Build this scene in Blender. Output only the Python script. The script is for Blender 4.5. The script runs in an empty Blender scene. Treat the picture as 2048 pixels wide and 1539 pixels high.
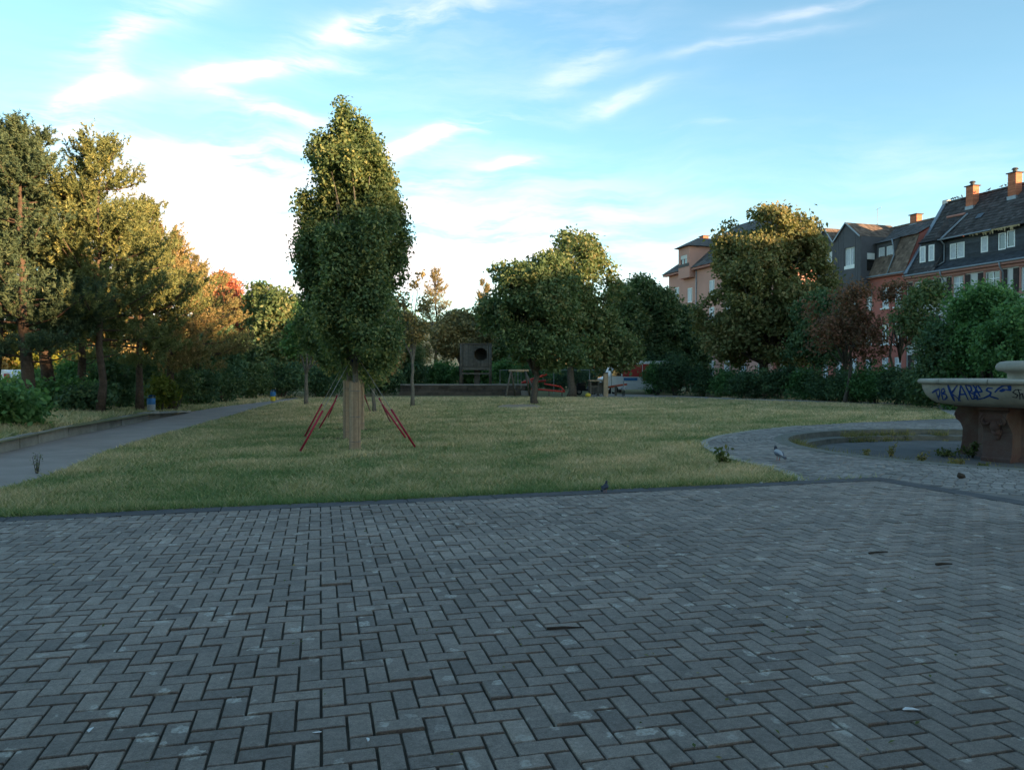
import bpy, math, random
import numpy as np
from mathutils import Vector, Matrix

S = bpy.context.scene
COL = S.collection
R = math.radians

# ------------------------------------------------------------------ camera
F = 1540.0            # focal length in pixels of a 2048 px wide picture
CH = 1.45             # eye height
PITCH = math.atan(22.5 / F)
cam_d = bpy.data.cameras.new('camera')
cam_d.sensor_width = 36.0
cam_d.lens = 36.0 * F / 2048.0
cam_d.clip_start = 0.05
cam_d.clip_end = 3000
cam = bpy.data.objects.new('camera', cam_d)
COL.objects.link(cam)
cam.location = (0, 0, CH)
cam.rotation_euler = (R(90) - PITCH, 0, 0)
S.camera = cam
S.view_settings.view_transform = 'Standard'
S.view_settings.look = 'None'
S.view_settings.gamma = 1.0
S.view_settings.exposure = 1.75
S.view_settings.use_curve_mapping = False
S.cycles.max_bounces = 6
S.cycles.transparent_max_bounces = 6

# ------------------------------------------------------------------ sky and sun
SUN_XY = Vector((0.80, -0.60))
SUN_EL = R(7.5)
world = bpy.data.worlds.new('World')
S.world = world
world.use_nodes = True


def ray(px, py):
    dx = (px - 1024.0) / F
    dy = -(py - 769.5) / F
    return Vector((dx, math.cos(PITCH) + dy * math.sin(PITCH), -math.sin(PITCH) + dy * math.cos(PITCH)))


def build_sky():
    nt = world.node_tree
    N, L = nt.nodes, nt.links
    N.clear()

    def n(t, **kw):
        x = N.new(t)
        for k, v in kw.items():
            setattr(x, k, v)
        return x

    def mth(op, a, b=None, c=None, clamp=False):
        x = N.new('ShaderNodeMath')
        x.operation = op
        x.use_clamp = clamp
        for i, v in enumerate((a, b, c)):
            if v is None:
                continue
            if isinstance(v, (int, float)):
                x.inputs[i].default_value = v
            else:
                L.new(v, x.inputs[i])
        return x.outputs[0]

    def vm(op, a, b):
        x = N.new('ShaderNodeVectorMath')
        x.operation = op
        for i, v in enumerate((a, b)):
            if isinstance(v, (tuple, list, Vector)):
                x.inputs[i].default_value = v
            else:
                L.new(v, x.inputs[i])
        return x.outputs['Value'] if op == 'DOT_PRODUCT' else x.outputs['Vector']

    out = n('ShaderNodeOutputWorld')
    bg = n('ShaderNodeBackground')
    bg.inputs['Strength'].default_value = 0.15
    sky = n('ShaderNodeTexSky', sky_type='NISHITA', sun_disc=False)
    sky.sun_elevation = SUN_EL
    sky.sun_rotation = math.atan2(SUN_XY.x, SUN_XY.y)
    sky.altitude = 100
    sky.air_density = SKY_AIR
    sky.dust_density = SKY_DUST
    sky.ozone_density = SKY_OZONE
    tc = n('ShaderNodeTexCoord')
    d = tc.outputs['Generated']
    sep = n('ShaderNodeSeparateXYZ')
    L.new(d, sep.inputs[0])
    up = mth('MAXIMUM', sep.outputs['Z'], 0.0)
    # cirrus layer: flat plane high above, seen in perspective
    den = mth('ADD', up, 0.10)
    comb = n('ShaderNodeCombineXYZ')
    L.new(mth('DIVIDE', sep.outputs['X'], den), comb.inputs[0])
    L.new(mth('DIVIDE', sep.outputs['Y'], den), comb.inputs[1])
    wn = n('ShaderNodeTexNoise')
    wn.inputs['Scale'].default_value = 5.0
    wn.inputs['Detail'].default_value = 4.0
    L.new(d, wn.inputs['Vector'])
    wsub = vm('SUBTRACT', wn.outputs['Color'], (0.5, 0.5, 0.5))
    warp = N.new('ShaderNodeVectorMath')
    warp.operation = 'SCALE'
    L.new(wsub, warp.inputs[0])
    warp.inputs['Scale'].default_value = 0.07
    dw = vm('ADD', d, warp.outputs['Vector'])
    # fibres: noise stretched along the wind (rising to the right)
    mp = n('ShaderNodeMapping')
    mp.inputs['Rotation'].default_value = (0, R(-24), 0)
    mp.inputs['Scale'].default_value = (6.0, 6.0, 34.0)
    L.new(dw, mp.inputs['Vector'])
    fb = n('ShaderNodeTexNoise')
    fb.inputs['Scale'].default_value = 1.0
    fb.inputs['Detail'].default_value = 7.0
    fb.inputs['Roughness'].default_value = 0.62
    L.new(mp.outputs['Vector'], fb.inputs['Vector'])
    fibre = mth('MULTIPLY_ADD', fb.outputs['Fac'], 3.6, -1.35, clamp=True)
    total = None
    for (px, py, half_l, half_w, ang, amp) in WISPS:
        c = ray(px, py).normalized()
        right = Vector((1, 0, 0))
        right = (right - c * right.dot(c)).normalized()
        upv = right.cross(c)
        t = right * math.cos(R(ang)) + upv * math.sin(R(ang))
        b = upv * math.cos(R(ang)) - right * math.sin(R(ang))
        a = mth('MULTIPLY', vm('DOT_PRODUCT', dw, t), F / half_l)
        a = mth('SUBTRACT', a, c.dot(t) * F / half_l)
        e = mth('MULTIPLY', vm('DOT_PRODUCT', dw, b), F / half_w)
        e = mth('SUBTRACT', e, c.dot(b) * F / half_w)
        q = mth('ADD', mth('MULTIPLY', a, a), mth('MULTIPLY', e, e))
        g = mth('DIVIDE', amp, mth('MULTIPLY_ADD', mth('MULTIPLY', q, q), 1.0, 1.0))
        front = mth('GREATER_THAN', vm('DOT_PRODUCT', d, c), 0.3)
        g = mth('MULTIPLY', g, front)
        total = g if total is None else mth('ADD', total, g)
    cloud = mth('MULTIPLY', total, mth('MULTIPLY_ADD', fibre, 0.95, 0.05))
    # the same thin veil all over the sky
    gn = n('ShaderNodeTexNoise')
    gn.inputs['Scale'].default_value = 0.9
    gn.inputs['Detail'].default_value = 3.0
    L.new(comb.outputs[0], gn.inputs['Vector'])
    veil = mth('MULTIPLY', mth('MULTIPLY_ADD', gn.outputs['Fac'], 3.0, -1.45, clamp=True), fibre)
    cloud = mth('MULTIPLY_ADD', veil, 0.30, cloud)
    cloud = mth('MINIMUM', cloud, 1.0)
    tint = n('ShaderNodeMix', data_type='RGBA', blend_type='MULTIPLY')
    tint.inputs['Factor'].default_value = 1.0
    L.new(sky.outputs['Color'], tint.inputs['A'])
    tint.inputs['B'].default_value = SKY_TINT
    hs = n('ShaderNodeHueSaturation')
    hs.inputs['Saturation'].default_value = SKY_SAT
    L.new(tint.outputs['Result'], hs.inputs['Color'])
    mix = n('ShaderNodeMix', data_type='RGBA')
    L.new(cloud, mix.inputs['Factor'])
    L.new(hs.outputs['Color'], mix.inputs['A'])
    mix.inputs['B'].default_value = CLOUD_COL
    L.new(mix.outputs['Result'], bg.inputs['Color'])
    L.new(bg.outputs[0], out.inputs['Surface'])


SKY_AIR, SKY_DUST, SKY_OZONE = 0.85, 0.6, 2.0
SKY_TINT = (0.97, 1.05, 0.90, 1)
SKY_SAT = 1.0
CLOUD_COL = (3.4, 3.1, 3.05, 1)
# wisps of cirrus: centre (as seen from the plaza), half length, half width, slope, strength
WISPS = [
    (680, 50, 75, 17, 18, .85), (790, 40, 100, 22, 12, .4), (900, 15, 100, 20, 6, .3), (300, 55, 110, 22, 20, .38), (228, 92, 60, 16, 24, .55),
    (205, 165, 40, 20, 50, .5), (150, 205, 75, 14, 14, .95), (100, 262, 60, 20, 2, .85),
    (465, 153, 62, 12, 10, 1.05), (555, 136, 90, 14, 6, .55), (680, 125, 80, 10, -8, .25), (500, 218, 95, 14, -16, .55), (560, 240, 80, 10, -4, .4),
    (835, 286, 68, 14, 20, 1.2), (920, 260, 85, 11, 14, .75), (1010, 320, 55, 9, 6, .95), (880, 362, 85, 9, 4, .45),
    (420, 318, 230, 24, 4, .5), (430, 455, 280, 100, 0, 1.5), (300, 580, 400, 110, 0, 1.2),
    (1180, 135, 85, 22, 24, .32), (1240, 200, 85, 13, 12, .38), (1500, 95, 110, 9, 12, .3), (1620, 25, 100, 10, 14, .3), (1390, 265, 85, 5, 4, .22), (900, 520, 420, 95, 0, 1.0),
]
build_sky()

sun_d = bpy.data.lights.new('sun', 'SUN')
sun_d.energy = 5.0
sun_d.angle = R(0.6)
sun_d.color = (1.0, 0.66, 0.36)
sun = bpy.data.objects.new('sun', sun_d)
COL.objects.link(sun)
sdir = Vector((SUN_XY.x * math.cos(SUN_EL), SUN_XY.y * math.cos(SUN_EL), math.sin(SUN_EL)))
sun.rotation_euler = sdir.to_track_quat('Z', 'Y').to_euler()
sun.location = sdir * 100


# ------------------------------------------------------------------ helpers
def gnd(px, py, z=0.0):
    d = ray(px, py)
    t = (z - CH) / d.z
    return Vector((d.x * t, d.y * t, z))


def at(px, py, Y):
    d = ray(px, py)
    t = Y / d.y
    return Vector((d.x * t, Y, CH + d.z * t))


def tag(o, label=None, cat=None, group=None, kind=None):
    if label:
        o['label'] = label
    if cat:
        o['category'] = cat
    if group:
        o['group'] = group
    if kind:
        o['kind'] = kind
    return o


def empty(name, loc=(0, 0, 0), rz=0.0, parent=None):
    o = bpy.data.objects.new(name, None)
    COL.objects.link(o)
    o.location = loc
    o.rotation_euler = (0, 0, rz)
    o.empty_display_size = 0.2
    if parent:
        o.parent = parent
    return o


class MB:
    """collects faces; build() links them as ONE mesh object"""

    def __init__(self):
        self.v = []
        self.f = []
        self.t = []

    def add(self, vs, fs, tone=0.5):
        o = len(self.v)
        self.v += [tuple(p) for p in vs]
        for f in fs:
            self.f.append(tuple(i + o for i in f))
            self.t.append(tone)
        return self

    def box(self, x0, x1, y0, y1, z0, z1, M=None, tone=0.5):
        vs = [Vector((x, y, z)) for z in (z0, z1) for y in (y0, y1) for x in (x0, x1)]
        if M is not None:
            vs = [M @ p for p in vs]
        return self.add(vs, [(0, 2, 3, 1), (4, 5, 7, 6), (0, 1, 5, 4), (2, 6, 7, 3), (0, 4, 6, 2), (1, 3, 7, 5)], tone)

    def cbox(self, x0, x1, y0, y1, z0, z1, c=0.01, tone=0.5):
        """box with chamfered vertical edges and top"""
        def ring(i, z):
            a, b, p, q = x0 + i, x1 - i, y0 + i, y1 - i
            return [(a + c, p, z), (b - c, p, z), (b, p + c, z), (b, q - c, z), (b - c, q, z), (a + c, q, z), (a, q - c, z), (a, p + c, z)]
        vs = ring(0, z0) + ring(0, z1 - c) + ring(c, z1)
        fs = [tuple(range(7, -1, -1)), tuple(range(16, 24))]
        for k in (0, 8):
            for i in range(8):
                j = (i + 1) % 8
                fs.append((k + i, k + j, k + 8 + j, k + 8 + i))
        return self.add(vs, fs, tone)

    def beam(self, p0, p1, w, h=None, tone=0.5):
        p0, p1 = Vector(p0), Vector(p1)
        h = w if h is None else h
        d = (p1 - p0)
        n = d.normalized()
        s = n.cross(Vector((0, 0, 1)))
        if s.length < 1e-4:
            s = Vector((1, 0, 0))
        s.normalize()
        u = s.cross(n)
        vs = []
        for p in (p0, p1):
            for a, b in ((-1, -1), (1, -1), (1, 1), (-1, 1)):
                vs.append(p + s * (a * w / 2) + u * (b * h / 2))
        return self.add(vs, [(0, 1, 2, 3), (7, 6, 5, 4), (0, 4, 5, 1), (1, 5, 6, 2), (2, 6, 7, 3), (3, 7, 4, 0)], tone)

    def tube(self, pts, rad, n=8, tone=0.5, caps=True):
        pts = [Vector(p) for p in pts]
        if isinstance(rad, (int, float)):
            rad = [rad] * len(pts)
        vs = []
        ref = Vector((0.31, 0.17, 0.93))
        prev = None
        for i, p in enumerate(pts):
            a = pts[max(i - 1, 0)]
            b = pts[min(i + 1, len(pts) - 1)]
            d = (b - a).normalized()
            if prev is None:
                s = d.cross(ref)
                if s.length < 0.05:
                    s = d.cross(Vector((1, 0, 0)))
            else:
                s = prev - d * prev.dot(d)
            s.normalize()
            prev = s
            u = d.cross(s)
            for k in range(n):
                ang = 2 * math.pi * k / n
                vs.append(p + (s * math.cos(ang) + u * math.sin(ang)) * rad[i])
        fs = []
        for i in range(len(pts) - 1):
            for k in range(n):
                k2 = (k + 1) % n
                fs.append((i * n + k, i * n + k2, (i + 1) * n + k2, (i + 1) * n + k))
        if caps:
            fs.append(tuple(range(n - 1, -1, -1)))
            fs.append(tuple((len(pts) - 1) * n + k for k in range(n)))
        return self.add(vs, fs, tone)

    def lathe(self, prof, n=48, a0=0.0, a1=2 * math.pi, tone=0.5, c=(0, 0, 0)):
        full = abs(a1 - a0 - 2 * math.pi) < 1e-6
        m = n if full else n + 1
        vs = []
        for (r, z) in prof:
            for k in range(m):
                a = a0 + (a1 - a0) * k / n
                vs.append((c[0] + r * math.cos(a), c[1] + r * math.sin(a), c[2] + z))
        fs = []
        for i in range(len(prof) - 1):
            for k in range(n):
                k2 = (k + 1) % m
                fs.append((i * m + k, i * m + k2, (i + 1) * m + k2, (i + 1) * m + k))
        return self.add(vs, fs, tone)

    def prism(self, poly, z0, z1, tone=0.5):
        n = len(poly)
        vs = [(p[0], p[1], z0) for p in poly] + [(p[0], p[1], z1) for p in poly]
        fs = [tuple(range(n - 1, -1, -1)), tuple(range(n, 2 * n))]
        for i in range(n):
            j = (i + 1) % n
            fs.append((i, j, n + j, n + i))
        return self.add(vs, fs, tone)

    def build(self, name, mat, parent=None, smooth=False):
        me = bpy.data.meshes.new(name)
        me.from_pydata(self.v, [], self.f)
        at_ = me.attributes.new('tone', 'FLOAT', 'FACE')
        at_.data.foreach_set('value', self.t)
        if smooth:
            me.polygons.foreach_set('use_smooth', [True] * len(me.polygons))
        me.materials.append(M[mat] if isinstance(mat, str) else mat)
        me.update()
        o = bpy.data.objects.new(name, me)
        COL.objects.link(o)
        if parent:
            o.parent = parent
        return o


def poly_mesh(name, V, tone, mat, parent=None, k=4):
    """V: (n,k,3) array of loose k-gons"""
    V = np.asarray(V, dtype=np.float32)
    n = V.shape[0]
    me = bpy.data.meshes.new(name)
    me.vertices.add(n * k)
    me.vertices.foreach_set('co', V.reshape(-1))
    me.loops.add(n * k)
    me.loops.foreach_set('vertex_index', np.arange(n * k, dtype=np.int32))
    me.polygons.add(n)
    me.polygons.foreach_set('loop_start', np.arange(0, n * k, k, dtype=np.int32))
    me.update(calc_edges=True)
    a = me.attributes.new('tone', 'FLOAT', 'FACE')
    a.data.foreach_set('value', np.asarray(tone, dtype=np.float32))
    me.materials.append(M[mat] if isinstance(mat, str) else mat)
    o = bpy.data.objects.new(name, me)
    COL.objects.link(o)
    if parent:
        o.parent = parent
    return o


# ------------------------------------------------------------------ materials
M = {}


def mat(name, col, rough=0.85, var=0.18, scale=6.0, bump=0.0, bscale=40.0, metal=0.0, spec=0.3, tonevar=0.0, coords='Object', col2=None, detail=5.0):
    m = bpy.data.materials.new(name)
    m.use_nodes = True
    nt = m.node_tree
    N, L = nt.nodes, nt.links
    b = N['Principled BSDF']
    b.inputs['Roughness'].default_value = rough
    b.inputs['Metallic'].default_value = metal
    b.inputs['Specular IOR Level'].default_value = spec
    tc = N.new('ShaderNodeTexCoord')
    no = N.new('ShaderNodeTexNoise')
    no.inputs['Scale'].default_value = scale
    no.inputs['Detail'].default_value = detail
    no.inputs['Roughness'].default_value = 0.65
    L.new(tc.outputs[coords], no.inputs['Vector'])
    mx = N.new('ShaderNodeMix')
    mx.data_type = 'RGBA'
    c2 = col2 if col2 else tuple(c * (1 + var) for c in col)
    c1 = col if col2 else tuple(c * (1 - var) for c in col)
    mx.inputs['A'].default_value = (*c1, 1)
    mx.inputs['B'].default_value = (*c2, 1)
    ramp = N.new('ShaderNodeMapRange')
    ramp.inputs['From Min'].default_value = 0.3
    ramp.inputs['From Max'].default_value = 0.7
    L.new(no.outputs['Fac'], ramp.inputs['Value'])
    L.new(ramp.outputs[0], mx.inputs['Factor'])
    res = mx.outputs['Result']
    if tonevar:
        a = N.new('ShaderNodeAttribute')
        a.attribute_name = 'tone'
        mr = N.new('ShaderNodeMapRange')
        mr.inputs['To Min'].default_value = 1 - tonevar
        mr.inputs['To Max'].default_value = 1 + tonevar
        L.new(a.outputs['Fac'], mr.inputs['Value'])
        sc = N.new('ShaderNodeVectorMath')
        sc.operation = 'SCALE'
        L.new(res, sc.inputs[0])
        L.new(mr.outputs[0], sc.inputs['Scale'])
        res = sc.outputs['Vector']
    L.new(res, b.inputs['Base Color'])
    if bump:
        n2 = N.new('ShaderNodeTexNoise')
        n2.inputs['Scale'].default_value = bscale
        n2.inputs['Detail'].default_value = 4
        L.new(tc.outputs[coords], n2.inputs['Vector'])
        bp = N.new('ShaderNodeBump')
        bp.inputs['Strength'].default_value = bump
        bp.inputs['Distance'].default_value = 0.02
        L.new(n2.outputs['Fac'], bp.inputs['Height'])
        L.new(bp.outputs[0], b.inputs['Normal'])
    M[name] = m
    return m


def leafmat(name, cols, transl=0.35, rough=0.6, k=3.0, kb=1.45):
    """colour runs with the leaf's own tone attribute"""
    m = bpy.data.materials.new(name)
    m.use_nodes = True
    nt = m.node_tree
    N, L = nt.nodes, nt.links
    b = N['Principled BSDF']
    out = N['Material Output']
    a = N.new('ShaderNodeAttribute')
    a.attribute_name = 'tone'
    cr = N.new('ShaderNodeValToRGB')
    el = cr.color_ramp.elements
    while len(el) < len(cols):
        el.new(0.5)
    for i, c in enumerate(cols):
        el[i].position = i / (len(cols) - 1)
        el[i].color = (c[0] * k, c[1] * k, c[2] * k * kb, 1)
    L.new(a.outputs['Fac'], cr.inputs['Fac'])
    L.new(cr.outputs['Color'], b.inputs['Base Color'])
    b.inputs['Roughness'].default_value = rough
    b.inputs['Specular IOR Level'].default_value = 0.25
    tr = N.new('ShaderNodeBsdfTranslucent')
    sc = N.new('ShaderNodeVectorMath')
    sc.operation = 'MULTIPLY'
    sc.inputs[1].default_value = (1.15, 1.2, 0.7)
    L.new(cr.outputs['Color'], sc.inputs[0])
    L.new(sc.outputs['Vector'], tr.inputs['Color'])
    ms = N.new('ShaderNodeMixShader')
    ms.inputs['Fac'].default_value = transl
    L.new(b.outputs[0], ms.inputs[1])
    L.new(tr.outputs[0], ms.inputs[2])
    L.new(ms.outputs[0], out.inputs['Surface'])
    M[name] = m
    return m


def glassmat(name, col=(0.03, 0.035, 0.045)):
    m = bpy.data.materials.new(name)
    m.use_nodes = True
    b = m.node_tree.nodes['Principled BSDF']
    b.inputs['Base Color'].default_value = (*col, 1)
    b.inputs['Roughness'].default_value = 0.06
    b.inputs['Specular IOR Level'].default_value = 0.9
    M[name] = m


mat('lawn_soil', (0.13, 0.135, 0.062), 1.0, scale=0.55, coords='Object', col2=(0.24, 0.20, 0.115), bump=0.6, bscale=30, spec=0.05, detail=9)
mat('dirt', (0.32, 0.25, 0.18), 1.0, 0.22, scale=3.0, bump=0.6, bscale=25, spec=0.05)
mat('pit_soil', (0.10, 0.075, 0.05), 1.0, 0.3, scale=6.0, bump=0.8, bscale=30, spec=0.05)
mat('asphalt', (0.29, 0.245, 0.215), 0.95, 0.16, scale=1.2, bump=0.35, bscale=90, spec=0.2, detail=8)
mat('far_path', (0.34, 0.30, 0.265), 0.95, 0.15, scale=1.2, bump=0.3, bscale=60, spec=0.2)
mat('road', (0.06, 0.06, 0.062), 0.9, 0.15, scale=1.0, spec=0.2)
mat('joint_sand', (0.085, 0.076, 0.06), 1.0, 0.35, scale=5.0, spec=0.05)
mat('kerb', (0.085, 0.083, 0.086), 0.9, 0.2, scale=4.0, bump=0.4, bscale=70, spec=0.3, tonevar=0.15)
mat('sett', (0.235, 0.215, 0.195), 0.9, 0.25, scale=1.5, bump=0.3, bscale=60, tonevar=0.3)
mat('sett_base', (0.17, 0.155, 0.14), 0.95, 0.25, scale=2.0, bump=0.8, bscale=18)
mat('basin_floor', (0.115, 0.112, 0.108), 0.9, 0.25, scale=1.5, bump=0.4, bscale=50)
mat('basin_stone', (0.15, 0.145, 0.12), 0.95, 0.3, scale=5, bump=0.5, bscale=40)
mat('concrete', (0.29, 0.275, 0.24), 0.95, 0.22, scale=2.5, bump=0.4, bscale=40, tonevar=0.15)
mat('fount_stone', (0.40, 0.365, 0.30), 0.85, scale=3.5, bump=0.25, bscale=60, col2=(0.27, 0.245, 0.20), detail=8)
mat('sandstone', (0.105, 0.045, 0.036), 0.95, scale=2.2, bump=0.6, bscale=25, col2=(0.135, 0.105, 0.09), detail=8)
mat('paint_blue', (0.010, 0.045, 0.20), 0.5, 0.25, scale=20)
mat('paint_black', (0.012, 0.013, 0.02), 0.5, 0.2, scale=20)
mat('bark', (0.105, 0.085, 0.068), 1.0, 0.35, scale=14, bump=1.0, bscale=22, spec=0.1)
mat('bark_pine', (0.10, 0.068, 0.05), 1.0, 0.4, scale=9, bump=1.0, bscale=14, spec=0.1)
mat('bark_grey', (0.16, 0.145, 0.12), 1.0, 0.3, scale=16, bump=0.8, bscale=24, spec=0.1)
mat('reed', (0.40, 0.295, 0.20), 0.8, 0.2, scale=10, tonevar=0.28)
mat('wire', (0.2, 0.2, 0.19), 0.5, 0.1, metal=0.5)
mat('rope', (0.30, 0.30, 0.28), 0.8, 0.15)
mat('red_sleeve', (0.36, 0.022, 0.045), 0.45, 0.15, scale=10)
mat('strap', (0.02, 0.03, 0.14), 0.7, 0.2)
mat('white_tape', (0.7, 0.7, 0.7), 0.6, 0.1)
mat('old_wood', (0.115, 0.10, 0.082), 0.95, 0.3, scale=5, bump=0.5, bscale=20, tonevar=0.25)
mat('new_wood', (0.40, 0.28, 0.18), 0.9, 0.25, scale=5, bump=0.4, bscale=20, tonevar=0.2)
mat('dark_stone', (0.075, 0.062, 0.05), 1.0, 0.35, scale=2.5, bump=0.8, bscale=12, tonevar=0.35)
mat('coping', (0.19, 0.18, 0.165), 0.95, 0.2, scale=2)
mat('red_paint', (0.46, 0.045, 0.035), 0.5, 0.15, scale=4)
mat('orange_red', (0.42, 0.09, 0.045), 0.5, 0.15, scale=4)
mat('white_paint', (0.74, 0.74, 0.73), 0.45, 0.06, scale=4)
mat('grey_paint', (0.30, 0.31, 0.32), 0.5, 0.1, scale=4)
mat('blue_paint', (0.035, 0.16, 0.36), 0.45, 0.15, scale=5)
mat('yellow_paint', (0.62, 0.47, 0.05), 0.5, 0.15, scale=5)
mat('bin_grey', (0.36, 0.37, 0.37), 0.6, 0.15, scale=5)
mat('black', (0.012, 0.012, 0.013), 0.6, 0.1)
mat('rubber', (0.016, 0.016, 0.017), 0.85, 0.2)
mat('steel', (0.33, 0.35, 0.34), 0.5, 0.12, metal=0.6)
mat('green_steel', (0.07, 0.14, 0.12), 0.5, 0.12, metal=0.2)
mat('stucco_white', (0.60, 0.56, 0.53), 0.95, 0.06, scale=0.8, bump=0.15, bscale=60)
mat('stucco_red', (0.42, 0.135, 0.105), 0.95, 0.10, scale=0.8, bump=0.15, bscale=60)
mat('stucco_pink', (0.50, 0.265, 0.215), 0.95, 0.08, scale=0.6, bump=0.15, bscale=60)
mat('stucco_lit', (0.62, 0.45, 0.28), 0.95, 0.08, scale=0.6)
mat('trim_red', (0.40, 0.19, 0.155), 0.9, 0.12, scale=1.5)
mat('slate', (0.050, 0.056, 0.068), 0.75, 0.25, scale=3, tonevar=0.3, bump=0.3, bscale=20)
mat('cladding', (0.085, 0.082, 0.092), 0.8, 0.10, scale=2, tonevar=0.12)
mat('roof_dark', (0.062, 0.055, 0.055), 0.85, 0.3, scale=2.0, tonevar=0.45)
mat('roof_brown', (0.15, 0.105, 0.08), 0.9, 0.25, scale=2.0, tonevar=0.4)
mat('roof_grey', (0.10, 0.095, 0.095), 0.9, 0.2, scale=2.0, tonevar=0.35)
mat('brick_red', (0.42, 0.15, 0.085), 0.95, 0.2, scale=8, tonevar=0.15)
mat('zinc', (0.24, 0.27, 0.31), 0.55, 0.12, metal=0.5)
mat('shutter', (0.048, 0.034, 0.032), 0.8, 0.2, scale=3, tonevar=0.2)
mat('blind', (0.58, 0.57, 0.55), 0.8, 0.05, scale=3, tonevar=0.1)
mat('curtain', (0.52, 0.53, 0.56), 0.9, 0.15, scale=5)
mat('tan_fringe', (0.40, 0.30, 0.17), 0.95, 0.25, scale=6)
mat('crow', (0.014, 0.014, 0.017), 0.6, 0.2)
mat('pigeon', (0.11, 0.12, 0.145), 0.7, 0.2, scale=20)
mat('pigeon_pale', (0.34, 0.36, 0.39), 0.7, 0.15, scale=20)
mat('pigeon_dark', (0.03, 0.035, 0.05), 0.6, 0.2, scale=20)
mat('pink_leg', (0.35, 0.10, 0.09), 0.7, 0.1)
mat('twig', (0.055, 0.042, 0.032), 0.95, 0.3, scale=30)
mat('feather', (0.72, 0.72, 0.72), 0.8, 0.08)
glassmat('glass')
glassmat('dark_glass', (0.008, 0.009, 0.011))
leafmat('leaf_column', [(0.024, 0.040, 0.012), (0.058, 0.080, 0.022), (0.145, 0.132, 0.032)], 0.36, k=2.9, kb=1.5)
leafmat('leaf_column_dry', [(0.05, 0.05, 0.018), (0.14, 0.09, 0.028), (0.22, 0.13, 0.045)], 0.35)
leafmat('leaf_maple', [(0.020, 0.035, 0.010), (0.045, 0.062, 0.017), (0.105, 0.085, 0.025)], 0.33)
leafmat('leaf_chestnut', [(0.028, 0.034, 0.010), (0.062, 0.064, 0.017), (0.125, 0.085, 0.026)], 0.33)
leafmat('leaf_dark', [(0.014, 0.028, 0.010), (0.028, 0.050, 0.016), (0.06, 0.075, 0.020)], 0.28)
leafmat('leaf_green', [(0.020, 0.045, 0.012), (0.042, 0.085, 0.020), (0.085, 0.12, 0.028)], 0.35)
leafmat('leaf_yellow', [(0.045, 0.065, 0.012), (0.11, 0.12, 0.022), (0.24, 0.20, 0.03)], 0.4, k=1.6, kb=1.0)
leafmat('leaf_autumn', [(0.035, 0.04, 0.014), (0.11, 0.085, 0.026), (0.22, 0.13, 0.035)], 0.35)
leafmat('leaf_red', [(0.045, 0.045, 0.022), (0.12, 0.065, 0.035), (0.22, 0.085, 0.05)], 0.35, k=1.6, kb=1.1)
leafmat('leaf_pinkred', [(0.16, 0.06, 0.035), (0.36, 0.11, 0.065), (0.50, 0.19, 0.10)], 0.35, k=1.3, kb=1.0)
leafmat('needle', [(0.018, 0.028, 0.014), (0.058, 0.066, 0.024), (0.125, 0.112, 0.038)], 0.22, kb=1.0)
leafmat('needle_dark', [(0.012, 0.022, 0.013), (0.030, 0.043, 0.020), (0.065, 0.068, 0.028)], 0.2, kb=1.1)
leafmat('needle_brown', [(0.03, 0.036, 0.016), (0.085, 0.072, 0.028), (0.19, 0.115, 0.055)], 0.22, kb=1.0)
leafmat('grass', [(0.105, 0.155, 0.058), (0.235, 0.230, 0.112), (0.36, 0.29, 0.165), (0.55, 0.41, 0.26)], 0.3, 0.75, k=1.5, kb=1.05)
leafmat('weed', [(0.07, 0.11, 0.03), (0.19, 0.18, 0.06), (0.38, 0.30, 0.14)], 0.3, 0.7, k=1.0, kb=1.0)


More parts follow.
